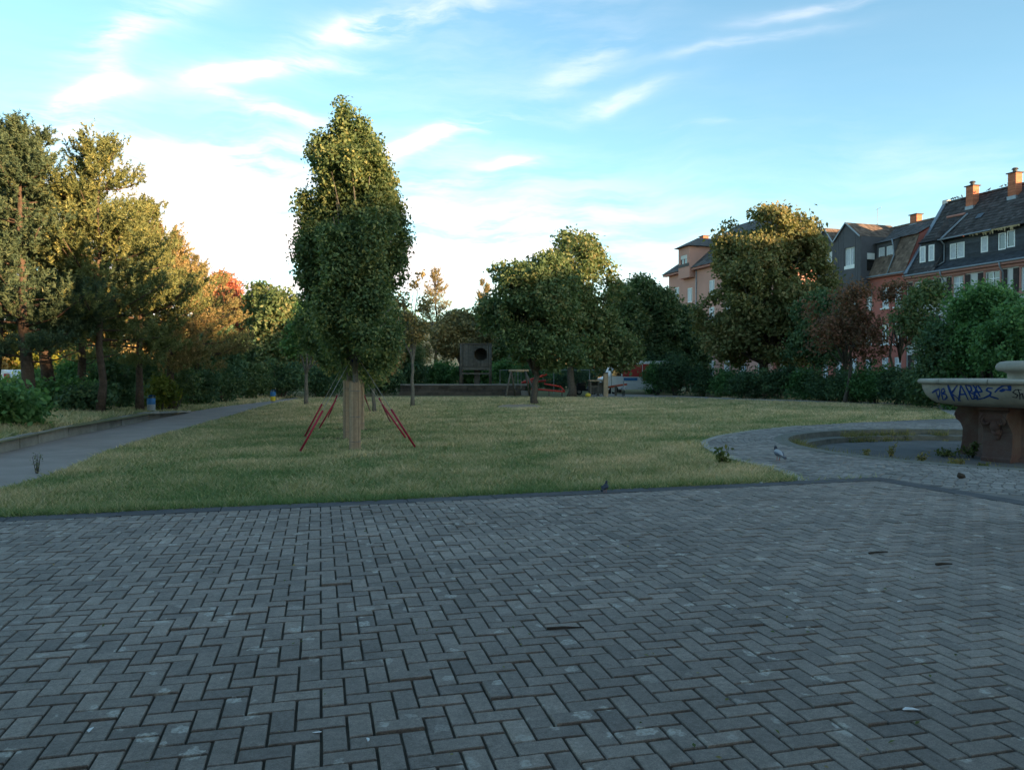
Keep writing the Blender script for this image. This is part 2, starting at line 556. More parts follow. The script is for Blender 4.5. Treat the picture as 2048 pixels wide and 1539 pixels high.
def paver_material():
    m = bpy.data.materials.new('paver')
    m.use_nodes = True
    nt = m.node_tree
    N, L = nt.nodes, nt.links
    b = N['Principled BSDF']
    geo = N.new('ShaderNodeNewGeometry')
    pos = geo.outputs['Position']
    a = N.new('ShaderNodeAttribute')
    a.attribute_name = 'tone'

    def noise(scale, det=4, rough=0.6):
        x = N.new('ShaderNodeTexNoise')
        x.inputs['Scale'].default_value = scale
        x.inputs['Detail'].default_value = det
        x.inputs['Roughness'].default_value = rough
        L.new(pos, x.inputs['Vector'])
        return x.outputs['Fac']

    def rng(v, a0, a1, b0, b1):
        x = N.new('ShaderNodeMapRange')
        for k, w in zip(('From Min', 'From Max', 'To Min', 'To Max'), (a0, a1, b0, b1)):
            x.inputs[k].default_value = w
        L.new(v, x.inputs['Value'])
        return x.outputs[0]

    def mul(p, q):
        x = N.new('ShaderNodeMath')
        x.operation = 'MULTIPLY'
        for i, v in enumerate((p, q)):
            if isinstance(v, float):
                x.inputs[i].default_value = v
            else:
                L.new(v, x.inputs[i])
        return x.outputs[0]

    base = N.new('ShaderNodeMix')
    base.data_type = 'RGBA'
    base.inputs['A'].default_value = (0.172, 0.148, 0.130, 1)
    base.inputs['B'].default_value = (0.290, 0.245, 0.208, 1)
    L.new(a.outputs['Fac'], base.inputs['Factor'])
    # large worn areas, grain, speckle
    k = mul(rng(noise(0.55, 4), 0.32, 0.68, 0.78, 1.2), rng(noise(9, 5, .7), 0.3, 0.7, 0.82, 1.16))
    k = mul(k, rng(noise(170, 3, .8), 0.25, 0.75, 0.55, 1.45))
    k = mul(k, rng(noise(38, 5, .8), 0.3, 0.7, 0.72, 1.28))
    sc = N.new('ShaderNodeVectorMath')
    sc.operation = 'SCALE'
    L.new(base.outputs['Result'], sc.inputs[0])
    L.new(k, sc.inputs['Scale'])
    # lichen patches: round blotches
    vo = N.new('ShaderNodeTexVoronoi')
    vo.inputs['Scale'].default_value = 8.5
    wv = N.new('ShaderNodeVectorMath')
    wv.operation = 'MULTIPLY_ADD'
    nn = N.new('ShaderNodeTexNoise')
    nn.inputs['Scale'].default_value = 22
    nn.inputs['Detail'].default_value = 4
    L.new(pos, nn.inputs['Vector'])
    L.new(nn.outputs['Color'], wv.inputs[0])
    wv.inputs[1].default_value = (0.09, 0.09, 0)
    L.new(pos, wv.inputs[2])
    L.new(wv.outputs['Vector'], vo.inputs['Vector'])
    cell = N.new('ShaderNodeSeparateColor')
    L.new(vo.outputs['Color'], cell.inputs[0])
    size = rng(cell.outputs[0], 0.40, 1.0, 0.0, 0.42)
    lt = N.new('ShaderNodeMath')
    lt.operation = 'SUBTRACT'
    L.new(size, lt.inputs[0])
    L.new(vo.outputs['Distance'], lt.inputs[1])
    lich = rng(lt.outputs[0], 0.0, 0.05, 0.0, 1.0)
    lich = mul(lich, rng(noise(0.9, 3), 0.36, 0.54, 0.15, 1.0))
    lich = mul(lich, rng(noise(55, 4, .75), 0.38, 0.6, 0.15, 1.0))
    m2 = N.new('ShaderNodeMix')
    m2.data_type = 'RGBA'
    L.new(lich, m2.inputs['Factor'])
    L.new(sc.outputs['Vector'], m2.inputs['A'])
    m2.inputs['B'].default_value = (0.46, 0.43, 0.38, 1)
    L.new(m2.outputs['Result'], b.inputs['Base Color'])
    b.inputs['Roughness'].default_value = 0.82
    b.inputs['Specular IOR Level'].default_value = 0.35
    bp = N.new('ShaderNodeBump')
    bp.inputs['Strength'].default_value = 0.5
    bp.inputs['Distance'].default_value = 0.004
    L.new(noise(150, 4, .8), bp.inputs['Height'])
    L.new(bp.outputs[0], b.inputs['Normal'])
    M['paver'] = m


paver_material()
# ------------------------------------------------------------------ ground, plaza, paths
GZ = -0.045           # lawn level (the paving stands a little proud)
POOL = Vector((10.4, 15.5))
POOL_R = 4.55
rng = np.random.default_rng(7)
rnd = random.Random(11)


def inside(poly, X, Y):
    X, Y = np.asarray(X), np.asarray(Y)
    r = np.zeros(X.shape, bool)
    n = len(poly)
    j = n - 1
    for i in range(n):
        xi, yi = poly[i][0], poly[i][1]
        xj, yj = poly[j][0], poly[j][1]
        c = ((yi > Y) != (yj > Y)) & (X < (xj - xi) * (Y - yi) / (yj - yi + 1e-12) + xi)
        r ^= c
        j = i
    return r


def structure(o):
    o['kind'] = 'structure'
    return o


# ground: one sheet to the horizon, open only where the fountain pool is sunk in
b = MB()
radii = [POOL_R + 0.02, 6, 9, 14, 22, 35, 60, 110, 200, 400, 900]
NA = 96
for r_ in radii:
    for k in range(NA):
        a = 2 * math.pi * k / NA
        b.v.append((POOL.x + r_ * math.cos(a), POOL.y + r_ * math.sin(a), GZ))
for i in range(len(radii) - 1):
    for k in range(NA):
        k2 = (k + 1) % NA
        b.f.append((i * NA + k, i * NA + k2, (i + 1) * NA + k2, (i + 1) * NA + k))
        b.t.append(0.5)
structure(b.build('ground', 'lawn_soil'))

# plaza outline: inner (paver) side of the dark kerb
TH = R(14.0)
E0 = Vector((-5.0, 7.54))
E1 = Vector((4.95, 10.42))
ed = (E1 - E0).normalized()
en = Vector((-ed.y, ed.x))            # towards the lawn
rd = Vector((0.34, -0.94)).normalized()   # right edge, running towards the viewer
rn = Vector((-rd.y, rd.x))            # towards the fountain (right)
if rn.x < 0:
    rn = -rn
PLAZA = [E0 - ed * 14, E1, E1 + rd * 14, E1 + rd * 14 - ed * 26]

plaza = empty('plaza', (0, 0, 0))
structure(plaza)
b = MB()
b.add([(p.x, p.y, -0.013) for p in PLAZA] + [], [(3, 2, 1, 0)])
b.build('bedding', 'joint_sand', plaza)


def clip(poly, p, nrm):
    """keep the part of poly on the side opposite to nrm"""
    out = []
    for i in range(len(poly)):
        a, c = poly[i], poly[(i + 1) % len(poly)]
        da, dc = (a - p).dot(nrm), (c - p).dot(nrm)
        if da <= 0:
            out.append(a)
        if da * dc < 0:
            out.append(a + (c - a) * (da / (da - dc)))
    return out


def build_pavers():
    W = 0.104
    J = 0.0058
    ct, st = math.cos(TH), math.sin(TH)
    items = []
    for j in range(-30, 150):
        for i in range(-130, 150):
            k = (i - j) % 4
            if k == 0:
                sx, sy = 2, 1
            elif k == 3:
                sx, sy = 1, 2
            else:
                continue
            cx, cy = (i + sx / 2) * W, (j + sy / 2) * W
            wx, wy = cx * ct - cy * st, cx * st + cy * ct
            if wy < 1.2 or abs(wx) > 1.2 + wy * 0.95 or wy > 12:
                continue
            c = Vector((wx, wy))
            if (c - E0).dot(en) > 0.12 or (c - E1).dot(rn) > 0.12:
                continue
            hx, hy = sx * W / 2 - J, sy * W / 2 - J
            ja = rnd.gauss(0, 0.006)
            c2, s2 = math.cos(TH + ja), math.sin(TH + ja)
            pl = [Vector((wx + a * hx * c2 - b_ * hy * s2, wy + a * hx * s2 + b_ * hy * c2)) for a, b_ in ((-1, -1), (1, -1), (1, 1), (-1, 1))]
            if (c - E0).dot(en) > -0.15:
                pl = clip(pl, E0 - en * 0.006, en)
            if (c - E1).dot(rn) > -0.15 and len(pl) > 2:
                pl = clip(pl, E1 - rn * 0.006, rn)
            if len(pl) < 3:
                continue
            vis = abs(wx) / wy < 0.67 and wy > 2.75
            items.append((0 if vis else 1, wy * wy, pl, c))
    items.sort(key=lambda q: (q[0], q[1]))

    def one(mb, pl, org):
        n = len(pl)
        cen = sum(pl, Vector((0, 0))) / n
        z0 = rnd.gauss(0, 0.0016)
        if rnd.random() < 0.03:
            z0 += rnd.choice((-0.006, 0.007))
        tx, ty = rnd.gauss(0, 0.010), rnd.gauss(0, 0.010)
        top, mid, bot = [], [], []
        for p in pl:
            d = p - cen
            zz = z0 + d.x * tx + d.y * ty
            L_ = max(d.length, 1e-4)
            q = cen + d * (1 - 0.005 / L_)
            o = org
            top.append((q.x - o.x, q.y - o.y, zz))
            mid.append((p.x - o.x, p.y - o.y, zz - 0.0045))
            bot.append((p.x - o.x, p.y - o.y, -0.03))
        fs = [tuple(range(n))]
        for i in range(n):
            j = (i + 1) % n
            fs.append((n + i, n + j, j, i))
            fs.append((2 * n + i, 2 * n + j, n + j, n + i))
        mb.add(top + mid + bot, fs, min(1, max(0, rnd.gauss(0.45, 0.24))))

    for q in items[:300]:
        mb = MB()
        org = q[3]
        one(mb, q[2], org)
        o = mb.build('paver', 'paver', plaza)
        o.location = (org.x, org.y, 0)
    mb = MB()
    for q in items[300:]:
        one(mb, q[2], Vector((0, 0)))
    mb.build('paving_stones', 'paver', plaza)['kind'] = 'stuff'


build_pavers()


def kerb_row(p0, d, nrm, length, width, step):
    k = 0.0
    while k < length:
        l = min(step, length - k)
        a = p0 + d * (k + 0.004)
        c = p0 + d * (k + l - 0.004)
        pl = [a, c, c + nrm * width, a + nrm * width]
        if (pl[1] - pl[0]).cross(pl[3] - pl[0]) < 0:
            pl.reverse()
        mb = MB()
        dz = rnd.gauss(0, 0.002)
        mb.prism([(p.x, p.y) for p in pl], -0.10, 0.004 + dz, tone=rnd.random())
        mb.build('kerb_stone', 'kerb', plaza)
        k += step


kerb_row(E0 - ed * 8, ed, en, (E1 - E0).length + 8 + 0.26, 0.26, 1.0)
kerb_row(E1 + rd * 0.0, rd, rn, 8.0, 0.26, 1.0)

# sett-paved ring round the fountain, running on to the right
RING_OUT = [gnd(*p) for p in ((1612, 957), (1575, 944), (1530, 932), (1480, 920), (1440, 906), (1412, 893), (1408, 882), (1440, 871), (1500, 861), (1600, 851), (1700, 845), (1800, 840), (1900, 836), (2060, 834))]
RING_OUT[0] = (E0 + ed * ((4.02 - E0.x) / ed.x) + en * 0.27).to_3d()
RING_POLY = [Vector((p.x, p.y)) for p in RING_OUT] + [Vector((40, 26)), Vector((40, -4)), E1 + rd * 12 + rn * 0.27, E1 + rd * 0.3 + rn * 0.27, E1 + en * 0.27 + rn * 0.25]


def ring_radius(a, poly, c):
    best = 0
    dx, dy = math.cos(a), math.sin(a)
    for i in range(len(poly)):
        p, q = poly[i] - c, poly[(i + 1) % len(poly)] - c
        e = q - p
        den = dx * e.y - dy * e.x
        if abs(den) < 1e-9:
            continue
        t = (p.x * e.y - p.y * e.x) / den
        s = (p.x * dy - p.y * dx) / den
        if t > 0 and -1e-6 <= s <= 1 + 1e-6:
            best = max(best, t)
    return best


b = MB()
NA = 240
for k in range(NA):
    a = 2 * math.pi * k / NA
    ro = max(ring_radius(a, RING_POLY, POOL), POOL_R + 0.3)
    for r_ in (POOL_R, ro):
        b.v.append((POOL.x + r_ * math.cos(a), POOL.y + r_ * math.sin(a), -0.014))
for k in range(NA):
    k2 = (k + 1) % NA
    b.f.append((2 * k, 2 * k2, 2 * k2 + 1, 2 * k + 1))
    b.t.append(0.5)
ringp = structure(b.build('fountain_path', 'sett_base'))
setts = []
r_ = POOL_R + 0.30
while r_ < 7.6:
    n = int(2 * math.pi * r_ / 0.135)
    off = rnd.random()
    for k in range(n):
        a0 = 2 * math.pi * (k + off) / n
        am = a0 + math.pi / n
        cx, cy = POOL.x + r_ * math.cos(am), POOL.y + r_ * math.sin(am)
        if cx > cy * 0.78 + 0.5:
            continue
        if not inside(RING_POLY, np.array([cx]), np.array([cy]))[0]:
            continue
        if (Vector((cx, cy)) - E1).dot(rn) < 0.36 and (Vector((cx, cy)) - E1).dot(en) < 0.36:
            continue
        g = 0.006
        a1 = a0 + 2 * math.pi / n - g / r_ * 2
        z = rnd.gauss(-0.001, 0.0025)
        pts = []
        for rr, aa in ((r_ - 0.054, a0), (r_ + 0.054, a0), (r_ + 0.054, a1), (r_ - 0.054, a1)):
            pts.append((POOL.x + rr * math.cos(aa), POOL.y + rr * math.sin(aa)))
        cxm = sum(p[0] for p in pts) / 4
        cym = sum(p[1] for p in pts) / 4
        top = [(p[0] + (cxm - p[0]) * 0.14, p[1] + (cym - p[1]) * 0.14, z) for p in pts]
        bot = [(p[0], p[1], -0.015) for p in pts]
        fs = [(0, 3, 2, 1)] + [(4 + i, i, (i + 1) % 4, 4 + (i + 1) % 4) for i in range(4)]
        setts.append((cx / cy > .68, cx * cx + cy * cy, top + bot, fs, min(1, max(0, rnd.gauss(0.5, 0.25)))))
    r_ += 0.118
setts.sort(key=lambda q: q[:2])
for q in setts[:300]:
    MB().add(q[2], q[3], q[4]).build('sett', 'sett', ringp)
b = MB()
for q in setts[300:]:
    b.add(q[2], q[3], q[4])
b.build('paving_setts', 'sett', ringp)['kind'] = 'stuff'

# pale edging stones where the ring meets the lawn
for i in range(0, 9):
    p, q = RING_OUT[i], RING_OUT[i + 1]
    d = (q - p).normalized()
    s = Vector((-d.y, d.x, 0)) * 0.07
    b = MB()
    b.prism([(p + d * .01 - s)[:2], (q - d * .01 - s)[:2], (q - d * .01 + s)[:2], (p + d * .01 + s)[:2]][::1], -0.08, 0.006, 0.6)
    b.build('edging_stone', 'concrete', ringp)

# sunken pool: rim, one step, floor
basin = empty('fountain_basin', (POOL.x, POOL.y, 0))
tag(basin, 'sunken round dry pool with weedy stone steps around the fountain', 'fountain basin')
BZ = -0.26
MB().lathe([(POOL_R + 0.30, -0.02), (POOL_R + 0.30, 0.004), (POOL_R, 0.004), (POOL_R, -0.13)], 160).build('rim', 'basin_stone', basin)
MB().lathe([(POOL_R + 0.01, -0.13), (POOL_R - 0.34, -0.14), (POOL_R - 0.34, BZ)], 160).build('step', 'basin_stone', basin)
MB().lathe([(POOL_R - 0.33, BZ), (0.0, BZ)], 160).build('floor', 'basin_floor', basin)


def sheet(name, pts, z, m, kind='structure', parent=None):
    mb = MB()
    pl = [(p[0], p[1]) for p in pts]
    ar = sum(pl[i][0] * pl[(i + 1) % len(pl)][1] - pl[(i + 1) % len(pl)][0] * pl[i][1] for i in range(len(pl)))
    if ar < 0:
        pl.reverse()
    mb.add([(p[0], p[1], z) for p in pl], [tuple(range(len(pl)))])
    import bmesh
    o = mb.build(name, m, parent)
    bm = bmesh.new()
    bm.from_mesh(o.data)
    bmesh.ops.triangulate(bm, faces=bm.faces[:], ngon_method='EAR_CLIP')
    bm.to_mesh(o.data)
    bm.free()
    if kind:
        o['kind'] = kind
    return o


PATH_R = [gnd(*p) for p in ((-250, 1075), (-100, 1012), (0, 975), (137, 935), (213, 899), (314, 870), (437, 836), (541, 807), (600, 796))]
PATH_L = [gnd(*p) for p in ((-300, 990), (-120, 936), (0, 904), (137, 871), (300, 838), (380, 822), (437, 813), (541, 801), (590, 794))]
LEFT_PATH = PATH_R + PATH_L[::-1]
sheet('footpath', LEFT_PATH, -0.02, 'asphalt')
FAR_PATH = [gnd(*p) for p in ((1180, 786), (1300, 788), (1480, 795.5), (1700, 801.5), (1900, 808.5), (2150, 818), (2150, 838), (1908, 832), (1870, 812.5), (1700, 805), (1480, 798.5), (1340, 793), (1180, 793))]
sheet('park_path', FAR_PATH, -0.026, 'far_path')
DIRT = [gnd(1040 + 44 * math.cos(a) * (1 + .15 * math.sin(3 * a)), 810.5 + 4.5 * math.sin(a) * (1 + .2 * math.cos(2 * a))) for a in np.linspace(0, 2 * math.pi, 30, endpoint=False)]
sheet('bare_soil', DIRT, -0.036, 'dirt')

# rising bed under the pines behind the low wall
bed_pts_in = [gnd(*p) for p in ((-300, 992), (-120, 938), (0, 906), (137, 873), (300, 840), (380, 824))]
b = MB()
rows = 7
nc = len(bed_pts_in)
for k in range(rows):
    w = [0.0, 0.5, 1.5, 3, 6, 11, 18][k]
    z = [0.20, 0.24, 0.30, 0.36, 0.42, 0.3, GZ + .004][k]
    for i, p in enumerate(bed_pts_in):
        fade = 1.0 if i < nc - 1 else -0.1
        b.v.append((p.x - w * 0.97, p.y + w * 0.24 * (i / nc), (z * fade if z > 0 else z) + 0.03 * math.sin(3 * i + 2 * k)))
for k in range(rows - 1):
    for i in range(nc - 1):
        b.f.append((k * nc + i, k * nc + i + 1, (k + 1) * nc + i + 1, (k + 1) * nc + i))
        b.t.append(0.5)
structure(b.build('planting_bed', 'lawn_soil', smooth=True))

# low concrete wall, block by block
wall = empty('planter_wall', (0, 0, 0))
tag(wall, 'low grey concrete block wall edging the footpath below the pines', 'wall')
pts = [gnd(*p) for p in ((-300, 990), (-120, 936), (0, 904), (137, 871), (300, 838), (383, 822))]
for i in range(len(pts) - 1):
    p, q = pts[i].to_2d(), pts[i + 1].to_2d()
    L_ = (q - p).length
    nb = max(1, round(L_ / 1.0))
    d = (q - p) / L_
    s = Vector((-d.y, d.x))
    for k in range(nb):
        a, c = p + d * (L_ * k / nb + .008), p + d * (L_ * (k + 1) / nb - .008)
        off = rnd.gauss(0, 0.008)
        hgt = 0.225 + rnd.gauss(0, 0.008)
        if i == len(pts) - 2:
            hgt *= 1 - (k + .4) / nb
        mb = MB()
        mb.prism([(v.x, v.y) for v in (a + s * off, c + s * off, c + s * (off + .12), a + s * (off + .12))], GZ - .05, hgt, rnd.random())
        mb.build('concrete_block', 'concrete', wall)

# road beyond the pines at the far left
sheet('road', [(-75, 30), (-24, 46), (-24, 52), (-75, 37)], -0.03, 'road')

# ------------------------------------------------------------------ lawn blades
TREE_ROW = [gnd(710, 896), gnd(696, 874), gnd(721, 856), gnd(703, 840), gnd(706, 830), gnd(748, 822)]
PITS = []
for i, p in enumerate(TREE_ROW):
    PITS.append([(p.x + (1.0 if i else 0.45) * math.cos(a) * (1 + .2 * math.sin(3 * a + i)), p.y + (0.32 if i else 0.25) * math.sin(a) * (1 + .2 * math.cos(2 * a + i))) for a in np.linspace(0, 2 * math.pi, 18, endpoint=False)])
for pt in PITS:
    sheet('tree_pit', pt, -0.038, 'pit_soil')


def fbm(X, Y, s, seed):
    r_ = np.random.default_rng(seed)
    v = np.zeros_like(X)
    amp = 1.0
    for o in range(5):
        for _ in range(3):
            a = r_.uniform(0, 2 * math.pi)
            ph = r_.uniform(0, 2 * math.pi, 2)
            u = X * math.cos(a) + Y * math.sin(a)
            w = -X * math.sin(a) + Y * math.cos(a)
            v += amp * np.sin(u * s + ph[0] + 1.3 * np.sin(w * s * .7 + ph[1])) / 3
        amp *= 0.62
        s *= 1.9
    return v


def make_grass():
    Nn = 520000
    Y = 7.3 * (48 / 7.3) ** rng.random(Nn)
    X = (rng.random(Nn) * 2 - 1) * (Y * 0.75 + 1)
    ok = np.ones(Nn, bool)
    for poly in ([PLAZA[0] + en * .24, E1 + en * .24 + rn * .26, E1 + rd * 14 + rn * .26, PLAZA[3]], RING_POLY, LEFT_PATH, FAR_PATH, DIRT):
        ok &= ~inside(poly, X, Y)
    for poly in PITS:
        ok &= ~(inside(poly, X, Y) & (rng.random(Nn) < .95))
    ok &= ((X - POOL.x) ** 2 + (Y - POOL.y) ** 2) > (POOL_R + .1) ** 2
    # left of the footpath is the planted bed
    pl = np.array([(p.x, p.y) for p in PATH_L])
    xl = np.interp(Y, pl[:, 1], pl[:, 0])
    bed = X < xl + 0.02
    ok &= ~(bed & (X < xl - 6))
    ok &= ~(bed & (Y < 26) & (X > xl - .14))
    X, Y, bed = X[ok], Y[ok], bed[ok]
    n = len(X)
    patch = fbm(X, Y, 0.55, 3) * .45 + fbm(X, Y, 2.6, 5) * .55
    dry = np.clip(0.36 + 0.42 * patch + (Y - 12) * 0.008, 0, 1)
    tone = np.clip(dry + rng.normal(0, 0.19, n), 0, 1)
    dkerb = -((X - E0.x) * en.x + (Y - E0.y) * en.y) * -1
    lush = np.exp(-((dkerb - .35) / .3) ** 2)
    tone = np.clip(tone - 0.22 * lush, 0, 1)
    tuft = np.clip(fbm(X, Y, 5.5, 9) - 0.55, 0, 1)
    h = (0.042 + 0.038 * rng.random(n)) * (0.8 + 0.5 * np.clip(patch + .5, 0, 1)) + 0.05 * tuft + 0.035 * lush
    w = 0.0035 + 0.00075 * Y
    w *= rng.uniform(.7, 1.4, n)
    h *= 1 + Y * 0.004
    h = np.where(bed, h * 1.7, h)
    Z = np.full(n, GZ)
    bz = np.interp(xl[ok] - X, [0, .5, 1.5, 3, 6], [.20, .24, .30, .36, .42])
    Z = np.where(bed & (Y < 25), bz - .02, Z)
    a = rng.uniform(0, math.pi, n)
    lean = rng.normal(0, 0.85, (n, 2)) * h[:, None]
    V = np.zeros((n, 3, 3))
    V[:, 0, 0] = X - np.cos(a) * w
    V[:, 0, 1] = Y - np.sin(a) * w
    V[:, 1, 0] = X + np.cos(a) * w
    V[:, 1, 1] = Y + np.sin(a) * w
    V[:, 0, 2] = V[:, 1, 2] = Z
    V[:, 2, 0] = X + lean[:, 0]
    V[:, 2, 1] = Y + lean[:, 1]
    V[:, 2, 2] = Z + h
    o = poly_mesh('lawn_grass', V, tone, 'grass', k=3)
    o['kind'] = 'stuff'
    tag(o, 'short mown lawn grass with dry yellow patches', 'grass')


make_grass()
# ------------------------------------------------------------------ trees and bushes
def unit(v):
    return v / (np.linalg.norm(v, axis=1, keepdims=True) + 1e-9)


def leaf_quads(C, outward, size, r_, up=0.4, narrow=0.55):
    """C: centres (n,3); returns (n,4,3) folded leaf quads"""
    n = len(C)
    nrm = unit(r_.normal(0, 1, (n, 3)) + outward * 0.7 + np.array([0, 0, up]))
    t = unit(np.cross(nrm, r_.normal(0, 1, (n, 3))))
    s = np.cross(nrm, t)
    sz = size * r_.uniform(0.65, 1.35, n)[:, None]
    V = np.empty((n, 4, 3))
    V[:, 0] = C - t * sz
    V[:, 1] = C + s * sz * narrow + nrm * sz * 0.18
    V[:, 2] = C + t * sz
    V[:, 3] = C - s * sz * narrow + nrm * sz * 0.18
    return V


def gate3(P, s, seed):
    r_ = np.random.default_rng(seed)
    v = np.zeros(len(P))
    for o in range(3):
        for _ in range(3):
            d = r_.normal(0, 1, 3)
            d /= np.linalg.norm(d)
            v += np.sin(P @ d * s + r_.uniform(0, 6.28)) / 3 / (1 + o * .6)
        s *= 1.9
    return v


def crown(lobes, n_cl, per, size, spread, seed, shell=0.55, gap=-0.35, tone=0.45, tvar=0.2, up=0.4, gscale=1.6):
    """leaf clumps spread through a set of ellipsoid lobes (cx,cy,cz,rx,ry,rz)"""
    r_ = np.random.default_rng(seed)
    L_ = np.array(lobes, float)
    vol = (L_[:, 3] * L_[:, 4] * L_[:, 5]) ** (2 / 3)
    idx = r_.choice(len(L_), size=int(n_cl * 1.7), p=vol / vol.sum())
    d = unit(r_.normal(0, 1, (len(idx), 3)))
    rad = shell + (1.0 - shell) * r_.random(len(idx)) ** 0.7
    P = L_[idx, :3] + d * rad[:, None] * L_[idx, 3:6]
    g = gate3(P, gscale, seed + 1)
    keep = g > gap
    P, d, g = P[keep][:n_cl], d[keep][:n_cl], g[keep][:n_cl]
    n = len(P)
    ct = tone + 0.16 * g + r_.normal(0, tvar * .6, n)
    C = np.repeat(P, per, 0) + r_.normal(0, spread, (n * per, 3)) * np.array([1, 1, .75])
    O = np.repeat(d, per, 0)
    T = np.clip(np.repeat(ct, per) + r_.normal(0, tvar * .7, n * per), 0, 1)
    return leaf_quads(C, O, size, r_, up), T


def wobble(p0, p1, n, amp, r_):
    p0, p1 = Vector(p0), Vector(p1)
    pts = []
    for i in range(n + 1):
        t = i / n
        p = p0.lerp(p1, t)
        if 0 < i < n:
            p += Vector((r_.gauss(0, amp), r_.gauss(0, amp), r_.gauss(0, amp * .4)))
        pts.append(p)
    return pts


def limbs(mb, base_h, trunk_r, targets, r_, twigs=3):
    for t in targets:
        t = Vector(t)
        h0 = min(base_h * r_.uniform(.85, 1.15), t.z * .9)
        s = Vector((0, 0, h0))
        m = s.lerp(t, .5) + Vector((r_.gauss(0, .1), r_.gauss(0, .1), (t.z - h0) * .10))
        ra = trunk_r * r_.uniform(.38, .6)
        mb.tube([s, s.lerp(m, .5) + Vector((0, 0, -.05)), m, t], [ra, ra * .8, ra * .55, ra * .16], 6)
        for _ in range(twigs):
            q = m.lerp(t, r_.uniform(0, .8))
            e = q + Vector((r_.gauss(0, .5), r_.gauss(0, .5), r_.uniform(.1, .7))) * (t - s).length * .28
            mb.tube([q, q.lerp(e, .5) + Vector((0, 0, .04)), e], [ra * .3, ra * .2, ra * .07], 4)


def tree(name, label, loc, lobes, trunk_h, trunk_r, leafm, n_cl, per, size, spread, seed, bark='bark', group=None, lean=(0, 0), cat='tree', twigs=3, limb_n=99, **kw):
    root = empty(name, loc)
    tag(root, label, cat, group)
    r_ = random.Random(seed)
    top = max(l[2] for l in lobes)
    mb = MB()
    pts = wobble((0, 0, -.06), (lean[0], lean[1], trunk_h), 5, trunk_r * .25, r_)
    cx = sum(l[0] for l in lobes) / len(lobes)
    cy = sum(l[1] for l in lobes) / len(lobes)
    pts.append(Vector((lean[0] * .5 + cx * .5, lean[1] * .5 + cy * .5, trunk_h + (top - trunk_h) * .6)))
    rr = [trunk_r * 1.35, trunk_r * 1.02, trunk_r * .95, trunk_r * .88, trunk_r * .8, trunk_r * .72, trunk_r * .2]
    mb.tube(pts, rr, 9)
    limbs(mb, trunk_h, trunk_r, [l[:3] for l in lobes[:limb_n]], r_, twigs)
    mb.build('trunk', bark, root, smooth=True)
    V, T = crown(lobes, n_cl, per, size, spread, seed, **kw)
    poly_mesh('crown', V, T, leafm, root)
    return root


def bush(label, loc, w, d, h, leafm, seed, n_cl=260, per=14, size=.07, name='bush', group=None, **kw):
    root = empty(name, loc)
    tag(root, label, 'bush', group)
    r_ = random.Random(seed)
    lobes = []
    for k in range(9):
        a = r_.uniform(0, 6.28)
        q = r_.uniform(.15, .75)
        z = r_.uniform(.3, .72) * h
        s = r_.uniform(.3, .5)
        lobes.append((math.cos(a) * q * w / 2, math.sin(a) * q * d / 2, z, w * s * .62, d * s * .62, h * s * .62))
    lobes.append((0, 0, h * .35, w * .42, d * .42, h * .36))
    mb = MB()
    for k in range(6):
        t = lobes[k]
        mb.tube([(t[0] * .2, t[1] * .2, -.05), (t[0] * .6, t[1] * .6, t[2] * .5), t[:3]], [.03, .022, .008], 5)
    mb.build('stems', 'bark', root)
    V, T = crown(lobes, n_cl, per, size, .16, seed, shell=.5, gap=-.6, **kw)
    V[..., 2] = np.maximum(V[..., 2], -.03)
    poly_mesh('foliage', V, T, leafm, root)
    return root


